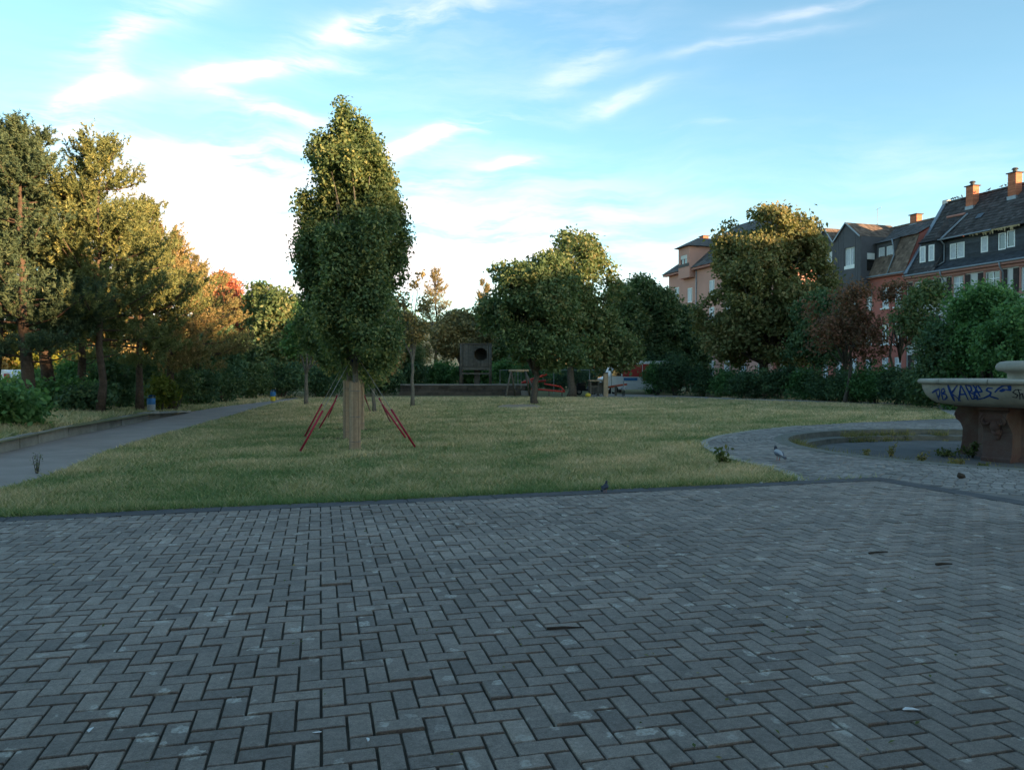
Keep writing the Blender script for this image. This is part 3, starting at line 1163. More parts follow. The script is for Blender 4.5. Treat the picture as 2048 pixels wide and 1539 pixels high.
def pine(label, loc, H, crown_base, rmax, seed, needle='needle', trunk_r=.16, lean=(0, 0), tufts=1700, nneedle=26, top_sharp=1.0, tone=.45):
    root = empty('pine_tree', loc)
    tag(root, label, 'tree', 'pines beyond the low wall')
    r_ = random.Random(seed)
    q_ = np.random.default_rng(seed)
    mb = MB()
    top = Vector((lean[0], lean[1], H))
    pts = wobble((0, 0, -.08), top, 8, .05, r_)
    mb.tube(pts, [trunk_r * (1.3 if i == 0 else 1.05 - .98 * (i / 8) ** 1.2) for i in range(9)], 9)

    def axis(z):
        t = z / H
        i = min(int(t * 8), 7)
        return pts[i].lerp(pts[i + 1], t * 8 - i)
    P, D, T = [], [], []
    nb = int(9 + H * 6)
    for k in range(nb):
        u = (k + r_.random()) / nb
        z = crown_base + (H - crown_base) * u ** .85
        f = (z - crown_base) / (H - crown_base)
        prof = (min(1, .45 + f * 2.2) * (1 - f) ** .62 + .06) * rmax
        L_ = prof * r_.uniform(.55, 1.12)
        a = r_.uniform(0, 6.28)
        rise = L_ * r_.uniform(.05, .45) + .25 * f
        s = axis(z)
        d = Vector((math.cos(a), math.sin(a), 0))
        e = s + d * L_ + Vector((0, 0, rise))
        m = s + d * L_ * .5 + Vector((0, 0, rise * .25))
        br = .014 + .011 * L_
        mb.tube([s, m, e], [br, br * .7, br * .25], 5)
        if f < .06 and r_.random() < .4:
            continue
        nt = max(6, int(1.75 * tufts / nb * (L_ / rmax + .35)))
        for _ in range(nt):
            t = r_.uniform(.28, 1.04)
            base = (s.lerp(m, t * 2) if t < .5 else m.lerp(e, t * 2 - 1))
            side = Vector((-d.y, d.x, 0)) * r_.gauss(0, .26) * L_ * (.4 + .6 * t)
            p = base + side + Vector((0, 0, r_.gauss(.04, .12) + .10 * abs(side.length)))
            dirv = (d * r_.uniform(.1, .9) + side * .8 + Vector((r_.gauss(0, .35), r_.gauss(0, .35), r_.uniform(.35, 1.4)))).normalized()
            P.append(p)
            D.append(dirv)
            T.append(tone + r_.gauss(0, .13))
    mb.build('trunk', 'bark_pine', root, smooth=True)
    P = np.array([tuple(p) for p in P])
    D = np.array([tuple(p) for p in D])
    T = np.array(T)
    n = len(P)
    m_ = nneedle
    Ln = q_.uniform(.20, .40, n)
    pos = np.repeat(P, m_, 0)
    dd = np.repeat(D, m_, 0)
    along = q_.random(n * m_)
    pos = pos + dd * (along * np.repeat(Ln, m_))[:, None]
    side = unit(np.cross(dd, q_.normal(0, 1, (n * m_, 3))))
    nd = unit(side + dd * 0.75)
    ln = (.13 - .05 * along) * q_.uniform(.75, 1.2, n * m_)
    wv = unit(np.cross(nd, q_.normal(0, 1, (n * m_, 3)))) * (.017 * q_.uniform(.7, 1.3, n * m_))[:, None]
    V = np.empty((n * m_, 3, 3))
    V[:, 0] = pos - wv
    V[:, 1] = pos + wv
    V[:, 2] = pos + nd * ln[:, None]
    poly_mesh('crown', V, np.clip(np.repeat(T, m_) + q_.normal(0, .13, n * m_), 0, 1), needle, root, k=3)
    return root


# ---- row of staked columnar trees on the lawn
def columnar(label, loc, H, R_, base, seed, leafm='leaf_column', n_cl=2300, tone=.45, leaf=.05, spires=None):
    r_ = random.Random(seed)
    lobes = []
    Hs = H - (.95 if spires else 0)
    for k in range(72):
        u = (k + r_.random()) / 72
        z = base + .35 + (Hs - base - .75) * u
        f = (z - base) / (H - base)
        prof = R_ * min(1, .62 + 2.2 * f) * (1 - (max(0, f - .42) / .58) ** 1.5 * .92)
        a = k * 2.4 + r_.uniform(-.5, .5)
        q = prof * r_.uniform(.25, .8)
        rz = r_.uniform(.32, .62)
        rx = r_.uniform(.18, .30) * (1.15 - .5 * f)
        lobes.append((math.cos(a) * q, math.sin(a) * q, min(z, Hs - rz * .8), rx, rx, rz))
    lobes += spires or [(0, 0, H - .38, .16, .16, .40), (.22, .05, H - .75, .15, .15, .38), (-.30, .0, H - 1.0, .15, .15, .34)]
    root = tree('columnar_tree', label, loc, lobes, 1.75, .07, leafm, n_cl, 18, leaf, .08, seed, bark='bark_grey',
                group='staked columnar trees in a row', shell=.35, gap=-.42, tone=tone, tvar=.24, gscale=3.4, twigs=0)
    return root


ROW_LABELS = ['nearest tall green columnar tree on the lawn with reed wrapped trunk',
              'second columnar tree, directly behind the nearest one in the row',
              'third columnar tree in the row, guard showing right of the nearest trunk',
              'fourth columnar tree in the row, almost hidden behind the nearer ones',
              'fifth columnar tree in the row, almost hidden behind the nearer ones and further back',
              'brownish columnar tree at the far end of the row, right of the tall green one']
ROW_H = [6.85, 6.5, 6.3, 6.2, 6.2, 6.9]
SPIRES = [(-.20, 0, 6.38, .15, .15, .46), (-.18, 0, 5.95, .2, .2, .45), (.12, 0, 6.12, .15, .15, .42), (-.72, 0, 5.82, .15, .15, .40), (-.48, .1, 5.88, .15, .15, .38),
          (.33, 0, 5.82, .17, .17, .42), (.58, 0, 5.12, .18, .18, .40), (.84, 0, 4.62, .13, .13, .28), (-.96, 0, 4.72, .15, .15, .36), (-.1, -.2, 5.5, .3, .25, .5), (.3, -.1, 5.3, .28, .25, .5), (-.5, -.1, 5.2, .28, .25, .5),
          (-.82, 0, 4.1, .22, .2, .5), (-.88, -.1, 3.45, .22, .2, .5), (.82, 0, 3.5, .22, .2, .5), (-.80, .1, 2.8, .22, .2, .5), (.86, .1, 4.1, .18, .2, .45), (.75, 0, 2.8, .22, .2, .45)]
for i, p in enumerate(TREE_ROW):
    columnar(ROW_LABELS[i], (p.x, p.y, GZ), ROW_H[i], [1.14, 1.1, 1.05, 1.0, 1.0, 1.05][i], [1.7, 1.4, 1.3, 1.3, 1.2, 1.3][i], 100 + i,
             'leaf_column' if i < 5 else 'leaf_column_dry', [7800, 4200, 1900, 1300, 1200, 1500][i], leaf=[.037, .043, .05, .05, .05, .05][i], spires=SPIRES if i == 0 else None, tone=[.42, .42, .45, .45, .45, .55][i])

# reed guards round the three front trunks
GUARD_LABELS = ['tan reed mat wrapped round the nearest trunk', 'tan reed mat showing left of the nearest guard', 'tan reed mat showing right of the nearest guard']
for i in range(3):
    p = TREE_ROW[i]
    g = empty('trunk_guard', (p.x, p.y, GZ))
    tag(g, GUARD_LABELS[i], 'trunk guard', 'reed trunk guards')
    r_ = random.Random(40 + i)
    mb = MB()
    for k in range(44):
        a = 2 * math.pi * k / 44
        rr = .097 + r_.gauss(0, .003)
        h = 1.33 + r_.gauss(0, .012)
        x, y = rr * math.cos(a), rr * math.sin(a)
        mb.tube([(x, y, -.02), (x + r_.gauss(0, .003), y + r_.gauss(0, .003), h * .5), (x, y, h)], .0075, 5, tone=r_.random())
    mb.build('reeds', 'reed', g)
    for z in (.18, .66, 1.16):
        MB().lathe([(.105, z - .006), (.108, z), (.105, z + .006)], 40).build('binding_wire', 'wire', g)

# strap on the nearest trunk
st = empty('tree_strap', (TREE_ROW[0].x, TREE_ROW[0].y, GZ))
tag(st, 'dark blue strap tied round the nearest columnar trunk below its crown', 'strap')
MB().lathe([(.066, 1.72), (.072, 1.76), (.066, 1.82)], 20).build('band', 'strap', st)
MB().beam((.03, -.08, 1.80), (-.03, -.085, 2.10), .035, .008).build('loose_end', 'strap', st)
MB().beam((.045, -.086, 1.78), (.02, -.088, 1.9), .03, .006).build('white_tag', 'white_tape', st)

# guy ropes with red sleeves
GUYS = [(0, (597, 908), (637, 838), 'red sleeved guy rope nearest the viewer, left of the nearest columnar tree'),
        (0, (834, 899), (779, 815), 'red sleeved guy rope furthest right, right of the nearest columnar tree'),
        (1, (607, 877), (636, 836), 'red sleeved guy rope of the second tree, left side'),
        (1, (815, 880), (765, 821), 'red sleeved guy rope of the second tree, right side'),
        (2, (636, 860), (660, 822), 'red sleeved guy rope of the third tree, left side'),
        (2, (782, 846), (747, 807), 'red sleeved guy rope of the third tree, right side'),
        (3, (655, 838), (672, 812), 'short far red guy sleeve of the fourth tree, left side'),
        (3, (742, 826), (731, 808), 'short far red guy sleeve of the fourth tree, right side')]
for ti, foot, stop, lab in GUYS:
    t = TREE_ROW[ti]
    a = gnd(foot[0], foot[1], GZ)
    top = Vector((t.x, t.y, 1.86))
    g = empty('guy_rope', a)
    tag(g, lab, 'guy rope', 'guy ropes of the staked trees')
    v = top - a
    fr = .42
    MB().tube([(0, 0, -.03), v * .5, v], .006, 5).build('rope', 'rope', g)
    MB().tube([v * .03, v * fr], .021, 8).build('sleeve', 'red_sleeve', g, smooth=True)

# ---- pines on the left
def px_loc(px, Y, z=0.3):
    return Vector(((px - 1024) / F * Y, Y, z))


pine('tall reddish-barked pine standing nearest at the left edge', px_loc(55, 21.3, .34), 7.6, 1.3, 2.9, 201, 'needle_dark', .17, (-.2, 0), 3200)
pine('pine with thick grey trunk just right of the reddish-barked one', px_loc(106, 30, .25), 9.9, 1.6, 3.8, 202, 'needle', .23, (-1.4, 0), 2500, tone=.55)
pine('pine with slender straight trunk and the highest middle top', px_loc(199, 22.7, .30), 7.7, 1.7, 2.5, 203, 'needle', .11, (.05, 0), 1900, tone=.5)
pine('broad pine with curved pale trunk foot beside the blue bin', px_loc(279, 26, .2), 6.7, 1.5, 2.6, 204, 'needle', .12, (.1, 0), 2000, tone=.5)
pine('pine with browning needles behind the yellow bush', px_loc(345, 31, .05), 6.9, 1.5, 3.0, 205, 'needle_brown', .15, (-.3, 0), 2200, tone=.55)
pine('last brown-green pine at the right end of the pines', px_loc(400, 37, .0), 6.6, 1.3, 2.8, 206, 'needle_brown', .14, (-.4, 0), 1800, tone=.45)
pine('tall pine behind the other pines, top cut by the left picture edge', px_loc(-10, 27, .3), 9.2, 1.8, 3.5, 207, 'needle', .2, (.4, 0), 2900, tone=.55)
pine('shaded pine between the two thickest trunks', px_loc(160, 34, .2), 9.3, 1.5, 3.5, 208, 'needle', .18, (.3, 0), 2000, tone=.5)


def round_lobes(w, h, z0, seed, n=14, dens=.36, flat=1.0, depth=None):
    """lobes of a rounded crown: width w, from z0 to h"""
    r_ = random.Random(seed)
    lobes = []
    ch = h - z0
    dp = w if depth is None else depth
    for k in range(n):
        u = (k + .5) / n
        z = z0 + ch * (.12 + .76 * u)
        f = (z - z0) / ch
        rr = math.sqrt(max(.05, 1 - ((f - .42) / .62) ** 2))
        a = k * 2.4 + r_.uniform(-.4, .4)
        q = r_.uniform(.35, .72) * rr
        s = dens * r_.uniform(.75, 1.2)
        lobes.append((math.cos(a) * q * w / 2, math.sin(a) * q * dp / 2, z, w / 2 * s, dp / 2 * s, ch * s * .42 * flat))
    lobes.append((0, 0, z0 + ch * .45, w * .26, dp * .26, ch * .30))
    lobes.append((r_.uniform(-.08, .08) * w, 0, h - ch * .14, w * .17, dp * .17, ch * .15))
    return lobes


# ---- two maples by the playground
p = gnd(1080, 806)
lob = round_lobes(5.0, 7.3, 1.7, 31, 17, .40)
lob += [(-1.2, 0, 6.5, .9, .9, .8), (-1.9, 0, 3.7, .8, .8, .7), (2.2, .2, 2.6, 1.0, 1.0, .8), (-1.9, 0, 4.6, .9, .9, .8)]
tree('maple_tree', 'dense dark green maple with slim trunk beside the bare earth patch', (p.x - .25, p.y, GZ), lob, 1.7, .17, 'leaf_maple', 2600, 15, .10, .19, 301, tone=.38)
p = gnd(1143, 791)
lob = round_lobes(7.4, 10.6, 2.0, 33, 18, .38)
lob += [(0.3, 0, 9.6, 1.7, 1.7, 1.2), (3.0, 0, 4.0, 1.5, 1.5, 1.6), (3.4, 0, 2.8, 1.2, 1.2, 1.2), (2.4, 0, 6.6, 1.3, 1.3, 1.2)]
tree('maple_tree', 'taller maple with golden sunlit top behind the dark green one', (p.x, p.y, GZ), lob, 2.3, .26, 'leaf_maple', 3000, 14, .13, .26, 302, tone=.5)
tree('maple_tree', 'third maple whose crown fills the right side of the maple group', (px_loc(1236, 61).x, 61, GZ), round_lobes(5.0, 8.4, 2.9, 35, 12, .42), 2.8, .2, 'leaf_maple', 1400, 13, .13, .25, 303, tone=.42)

# ---- sparse young trees on the lawn
p = gnd(825, 811)
lob = [(.35, 0, 6.0, .28, .28, .24), (.1, 0, 5.5, .22, .22, .2), (-.45, 0, 4.8, .35, .3, .4), (.5, .1, 4.6, .35, .3, .35), (-.2, .1, 4.0, .5, .4, .4), (.4, -.1, 3.6, .5, .4, .4), (-.75, 0, 3.4, .4, .3, .3), (0, 0, 3.1, .6, .5, .3)]
tree('young_tree', 'thin young tree with sparse leaves standing alone right of the columnar trees', (p.x, p.y, GZ), lob, 2.0, .085, 'leaf_autumn', 130, 12, .085, .12, 311, bark='bark_grey', shell=.2, gap=-2, tone=.3)
p = gnd(613, 808)
lob = [(-.2, 0, 3.6, .8, .7, .7), (.5, 0, 3.3, .8, .7, .7), (.2, .1, 4.3, .7, .7, .7), (-.6, 0, 2.8, .6, .5, .4), (.9, 0, 2.7, .6, .5, .4)]
tree('young_tree', 'thin young tree with forked trunk left of the columnar trees', (p.x, p.y, GZ), lob, 1.5, .10, 'leaf_green', 520, 13, .085, .15, 312, bark='bark_grey', shell=.3, gap=-.5, tone=.35)

# ---- trees along the back
BACK = [
    # px, Y, top py, width m, base, leaf, seed, tone, label
    (447, 52, 548, 3.0, 2.6, 'leaf_pinkred', 401, .6, 'small tree with bright coral red foliage above the pines\' right end'),
    (492, 55, 596, 4.6, 1.2, 'leaf_autumn', 402, .62, 'orange tinged tree between the red tree and the columnar row'),
    (560, 50, 574, 4.6, 1.0, 'leaf_maple', 403, .42, 'dark leafy tree left of the columnar row, above the yellow bin'),
    (640, 56, 620, 4.6, 1.0, 'leaf_autumn', 404, .6, 'yellowing tree seen just left of the nearest columnar trunk'),
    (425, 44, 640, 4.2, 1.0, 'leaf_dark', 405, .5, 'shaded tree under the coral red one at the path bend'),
    (745, 60, 610, 4.6, 1.2, 'leaf_autumn', 406, .45, 'autumn tree partly hidden behind the columnar crowns'),
    (800, 64, 600, 4.0, 1.0, 'leaf_maple', 407, .4, 'dull green tree behind the thin young tree'),
    (922, 58, 625, 5.0, 2.7, 'leaf_autumn', 408, .28, 'brownish wide tree behind the wooden play tower'),
    (1010, 72, 640, 5.5, 1.2, 'leaf_maple', 409, .35, 'green tree behind the left edge of the maples'),
    (1305, 62, 560, 5.0, 1.2, 'leaf_maple', 410, .3, 'dark tree between the maples and the far pink house'),
    (1375, 64, 610, 4.6, 1.0, 'leaf_dark', 411, .45, 'dark olive tree in front of the left corner of the pink house'),
]
for (px, Y, ty, w, z0, lf, seed, tone, lab) in BACK:
    h = CH + (747 - ty) / F * Y
    tree('broadleaf_tree', lab, (px_loc(px, Y).x, Y, GZ), round_lobes(w, h, z0, seed, 13, .42), min(z0 + .6, h * .4), .15, lf, int(60 * w * h), 13, .13, .24, seed, group='trees along the back of the park', tone=tone, gap=-.45)


def spruce(label, px, Y, ty, rmax, seed, needle='needle_brown'):
    h = CH + (747 - ty) / F * Y
    return pine(label, (px_loc(px, Y).x, Y, GZ), h, 1.2, rmax, seed, needle, .16, (0, 0), 1500, 22, tone=.5)


spruce('sunlit pine behind the thin young tree', 872, 70, 545, 2.4, 421)
spruce('small far pine left of the maples with sunlit top', 968, 78, 566, 2.0, 422)

# ---- right side
lob = round_lobes(8.4, 12.0, 1.6, 51, 24, .34)
lob += [(0.4, 0, 11.2, 1.5, 1.5, 1.0), (2.5, 0, 10.9, .9, .9, 1.1), (-2.6, 0, 9.9, .7, .7, .8), (-1.4, 0, 10.3, .9, .9, .7), (3.2, 0, 7.4, 1.4, 1.4, 1.4), (-3.4, 0, 5.2, 1.3, 1.3, 1.4), (3.6, 0, 4.2, 1.2, 1.2, 1.2), (-3.0, -.6, 3.2, 1.3, 1.2, 1.1), (2.7, -.6, 2.9, 1.3, 1.2, 1.0), (0, -1.6, 3.4, 1.4, 1.1, 1.0), (-1.2, -1.8, 5.6, 1.2, 1.0, 1.0), (1.6, -1.8, 6.2, 1.2, 1.0, 1.0)]
tree('chestnut_tree', 'large olive brown chestnut in front of the pink house', (px_loc(1528, 50).x, 50, GZ), lob, 2.4, .36, 'leaf_chestnut', 5200, 14, .135, .25, 501, tone=.45, gap=-.2)
tree('rowan_tree', 'tree with thinning reddish brown leaves in front of the red house', (px_loc(1690, 39).x, 39, GZ), round_lobes(4.6, 6.4, 2.1, 53, 14, .36), 2.0, .10, 'leaf_red', 640, 11, .085, .22, 502, tone=.45, gap=.05, lean=(.3, 0))
tree('rowan_tree', 'slim reddish tree with leaning stem beside the white house corner', (px_loc(1800, 38).x, 38, GZ), round_lobes(3.2, 6.0, 2.8, 54, 10, .34), 2.4, .08, 'leaf_red', 360, 10, .08, .2, 503, tone=.35, gap=.05, lean=(-.5, 0))
tree('broadleaf_tree', 'dark greyish tree between the chestnut and the reddish one', (px_loc(1640, 44).x, 44, GZ), round_lobes(3.8, 6.2, 1.4, 55, 12, .38), 1.6, .12, 'leaf_dark', 1000, 13, .10, .2, 504, tone=.5)
tree('young_tree', 'slender pale stemmed tree left of the tall green shrub', (px_loc(1836, 36).x, 36, GZ), [(0, 0, 4.6, .9, .8, .8), (-.6, 0, 3.9, .7, .6, .6), (.5, 0, 5.3, .7, .6, .6), (.2, 0, 3.4, .6, .5, .4)], 2.4, .08, 'leaf_maple', 330, 12, .09, .18, 505, bark='bark_grey', tone=.35)
tree('tall_shrub', 'tall bright green rounded shrub in front of the white house', (px_loc(1975, 31).x, 31, GZ), round_lobes(3.6, 5.1, .05, 56, 18, .44), .5, .09, 'leaf_green', 2300, 14, .075, .16, 506, tone=.45, cat='shrub')
tree('tall_shrub', 'darker green shrub left of the tall bright green one', (px_loc(1900, 32.5).x, 32.5, GZ), round_lobes(3.0, 4.1, .05, 57, 15, .44), .5, .09, 'leaf_dark', 1700, 14, .08, .16, 507, tone=.55, cat='shrub')
tree('tall_shrub', 'green shrub behind the fountain at the right picture edge', (px_loc(2075, 29).x, 29, GZ), round_lobes(4.0, 4.4, .05, 58, 15, .44), .5, .09, 'leaf_green', 1900, 14, .08, .16, 508, tone=.38, cat='shrub')

# ---- hedge bushes on the right
HEDGE = [(1314, 53, 2.8, 2.6, 'dark bush right of the red van'), (1352, 52, 3.2, 2.9, 'tall dark bush below the dark olive tree'),
         (1405, 51, 2.7, 2.2, 'rounded dark bush left of the chestnut trunk'), (1452, 49, 2.6, 1.9, 'low dark bush under the chestnut\'s left side'),
         (1500, 46, 2.6, 1.8, 'low dense bush in front of the chestnut trunk'), (1553, 45, 2.9, 2.1, 'wide dense bush under the chestnut'),
         (1606, 43.5, 2.6, 1.9, 'dense bush right of the chestnut trunk'), (1652, 42, 2.4, 2.0, 'green bush below the dark greyish tree'),
         (1702, 40, 2.4, 2.0, 'bush at the foot of the reddish brown tree'), (1752, 38.5, 2.5, 2.3, 'fuller green bush right of the reddish tree\'s trunk'),
         (1800, 37, 2.2, 1.9, 'bush below the leaning slim reddish tree'), (1846, 36, 2.2, 1.7, 'low bush just left of the fountain bowl'),
         (1905, 35, 2.6, 2.0, 'bush seen behind the fountain bowl\'s left rim'), (1330, 60, 4.0, 3.6, 'big dark bush behind the others near the pink house corner')]
for i, (px, Y, w, h, lab) in enumerate(HEDGE):
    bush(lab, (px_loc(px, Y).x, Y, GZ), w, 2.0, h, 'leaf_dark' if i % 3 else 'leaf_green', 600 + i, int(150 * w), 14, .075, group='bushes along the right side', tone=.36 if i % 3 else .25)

# ---- bushes on the left and at the back
LB = [(10, 16.8, 1.5, 1.0, .26, 'leaf_green', .35, 'leafy green bush on the bed at the left picture edge'),
      (128, 24.5, 2.0, 1.0, .34, 'leaf_green', .4, 'low green bush between the two thick pine trunks'),
      (165, 23.2, 1.5, .8, .32, 'leaf_dark', .5, 'low dark bush left of the slender pine trunk'),
      (232, 27, 1.9, 1.9, .25, 'leaf_dark', .45, 'dark bush right of the slender pine trunk'),
      (322, 30, 1.15, 1.35, .08, 'leaf_yellow', .4, 'bright yellow green bush behind the blue bin'),
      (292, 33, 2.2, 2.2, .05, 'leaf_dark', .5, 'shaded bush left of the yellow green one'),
      (352, 32, 1.9, 1.8, .0, 'leaf_maple', .45, 'brownish green bush right of the yellow green one'),
      (395, 36, 2.4, 2.0, GZ, 'leaf_dark', .45, 'dark bush along the path below the brown pines'),
      (445, 39, 2.6, 2.3, GZ, 'leaf_dark', .5, 'dark bush at the path bend left of the yellow bin'),
      (500, 44, 2.8, 2.3, GZ, 'leaf_maple', .3, 'bush left of the blue and yellow bin'),
      (560, 46, 3.0, 2.6, GZ, 'leaf_dark', .5, 'dark bush right behind the blue and yellow bin'),
      (640, 48, 3.0, 2.4, GZ, 'leaf_dark', .45, 'dark bush behind the forked young tree'),
      (700, 52, 3.2, 2.4, GZ, 'leaf_green', .25, 'green bush behind the reed guards'),
      (762, 54, 3.2, 2.6, GZ, 'leaf_dark', .5, 'dark bush between the columnar row and the thin young tree'),
      (820, 62, 3.6, 2.8, GZ, 'leaf_dark', .5, 'bush left of the wooden play tower'),
      (880, 66, 3.8, 3.0, GZ, 'leaf_green', .35, 'light green bush directly left of the play tower'),
      (948, 63, 3.4, 2.9, GZ, 'leaf_green', .3, 'green bush right behind the play tower'),
      (1000, 66, 3.6, 2.8, GZ, 'leaf_green', .4, 'light green bush between play tower and swing'),
      (1060, 68, 3.6, 2.8, GZ, 'leaf_green', .25, 'green bush behind the red seesaw'),
      (1110, 70, 3.4, 2.6, GZ, 'leaf_dark', .5, 'dark bush behind the mesh fence'),
      (60, 38, 3.0, 1.6, .1, 'leaf_green', .5, 'green bush beyond the pines by the road'),
      (150, 38, 2.8, 2.6, .2, 'leaf_green', .4, 'tall green bush beyond the slender pine'),
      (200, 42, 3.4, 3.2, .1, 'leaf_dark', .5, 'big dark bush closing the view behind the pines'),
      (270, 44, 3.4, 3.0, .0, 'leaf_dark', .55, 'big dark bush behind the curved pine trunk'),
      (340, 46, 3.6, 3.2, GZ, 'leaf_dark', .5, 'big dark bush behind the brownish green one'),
      (1165, 72, 3.6, 2.6, GZ, 'leaf_dark', .5, 'dark bush behind the second maple trunk')]
for i, (px, Y, w, h, z, lf, tone, lab) in enumerate(LB):
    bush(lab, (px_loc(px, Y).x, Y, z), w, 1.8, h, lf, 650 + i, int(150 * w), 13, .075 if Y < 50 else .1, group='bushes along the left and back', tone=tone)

# far trees that close the horizon on the left, and beyond the playground
FARL = [(-60, 75, 9, 7, 'far tree beyond the road at the left picture edge', 'leaf_autumn'), (60, 80, 9, 7, 'far tree beyond the road between the thick pine trunks', 'leaf_yellow'),
        (180, 85, 9, 8, 'far tree behind the slender pine', 'leaf_autumn'), (300, 88, 9, 8, 'far tree behind the yellow green bush', 'leaf_autumn'),
        (420, 90, 9, 7.5, 'far tree behind the path bend', 'leaf_maple'), (540, 92, 9, 7.5, 'far tree above the blue and yellow bin', 'leaf_autumn'),
        (660, 95, 9, 7.5, 'far tree behind the columnar row', 'leaf_maple'), (790, 98, 9, 7, 'far tree right behind the thin young tree', 'leaf_autumn'),
        (1190, 100, 8, 6.5, 'far tree behind the third maple', 'leaf_maple'), (1275, 92, 7, 6.5, 'far tree above the red van', 'leaf_dark')]
for i, (px, Y, w, h, lab, lf) in enumerate(FARL):
    tree('far_tree', lab, (px_loc(px, Y).x, Y, GZ), round_lobes(w, h, .8, 700 + i, 14, .4), 1.5, .2, lf, 900, 11, .2, .34, 700 + i, group='far trees closing the view', tone=.45)

# ---- unseen trees added behind the viewer so their overhang darkens the near paving
for i, (x, y, lab) in enumerate(((-4.6, -2.2, 'broad unseen tree added behind the viewer on the left to shade the paving'), (3.4, -2.6, 'broad unseen tree added behind the viewer on the right to shade the paving'))):
    tree('added_shade_tree', lab, (x, y, 0), [(math.cos(a) * 2.6, math.sin(a) * 2.4 - .3, 5.6 + .5 * math.sin(5 * a), 2.0, 1.9, 1.4) for a in np.linspace(0, 6.28, 8, endpoint=False)] + [(0, 0, 6.6, 2.4, 2.4, 1.6)], 3.4, .22, 'leaf_maple', 1500, 12, .12, .25, 900 + i, gap=-.6)
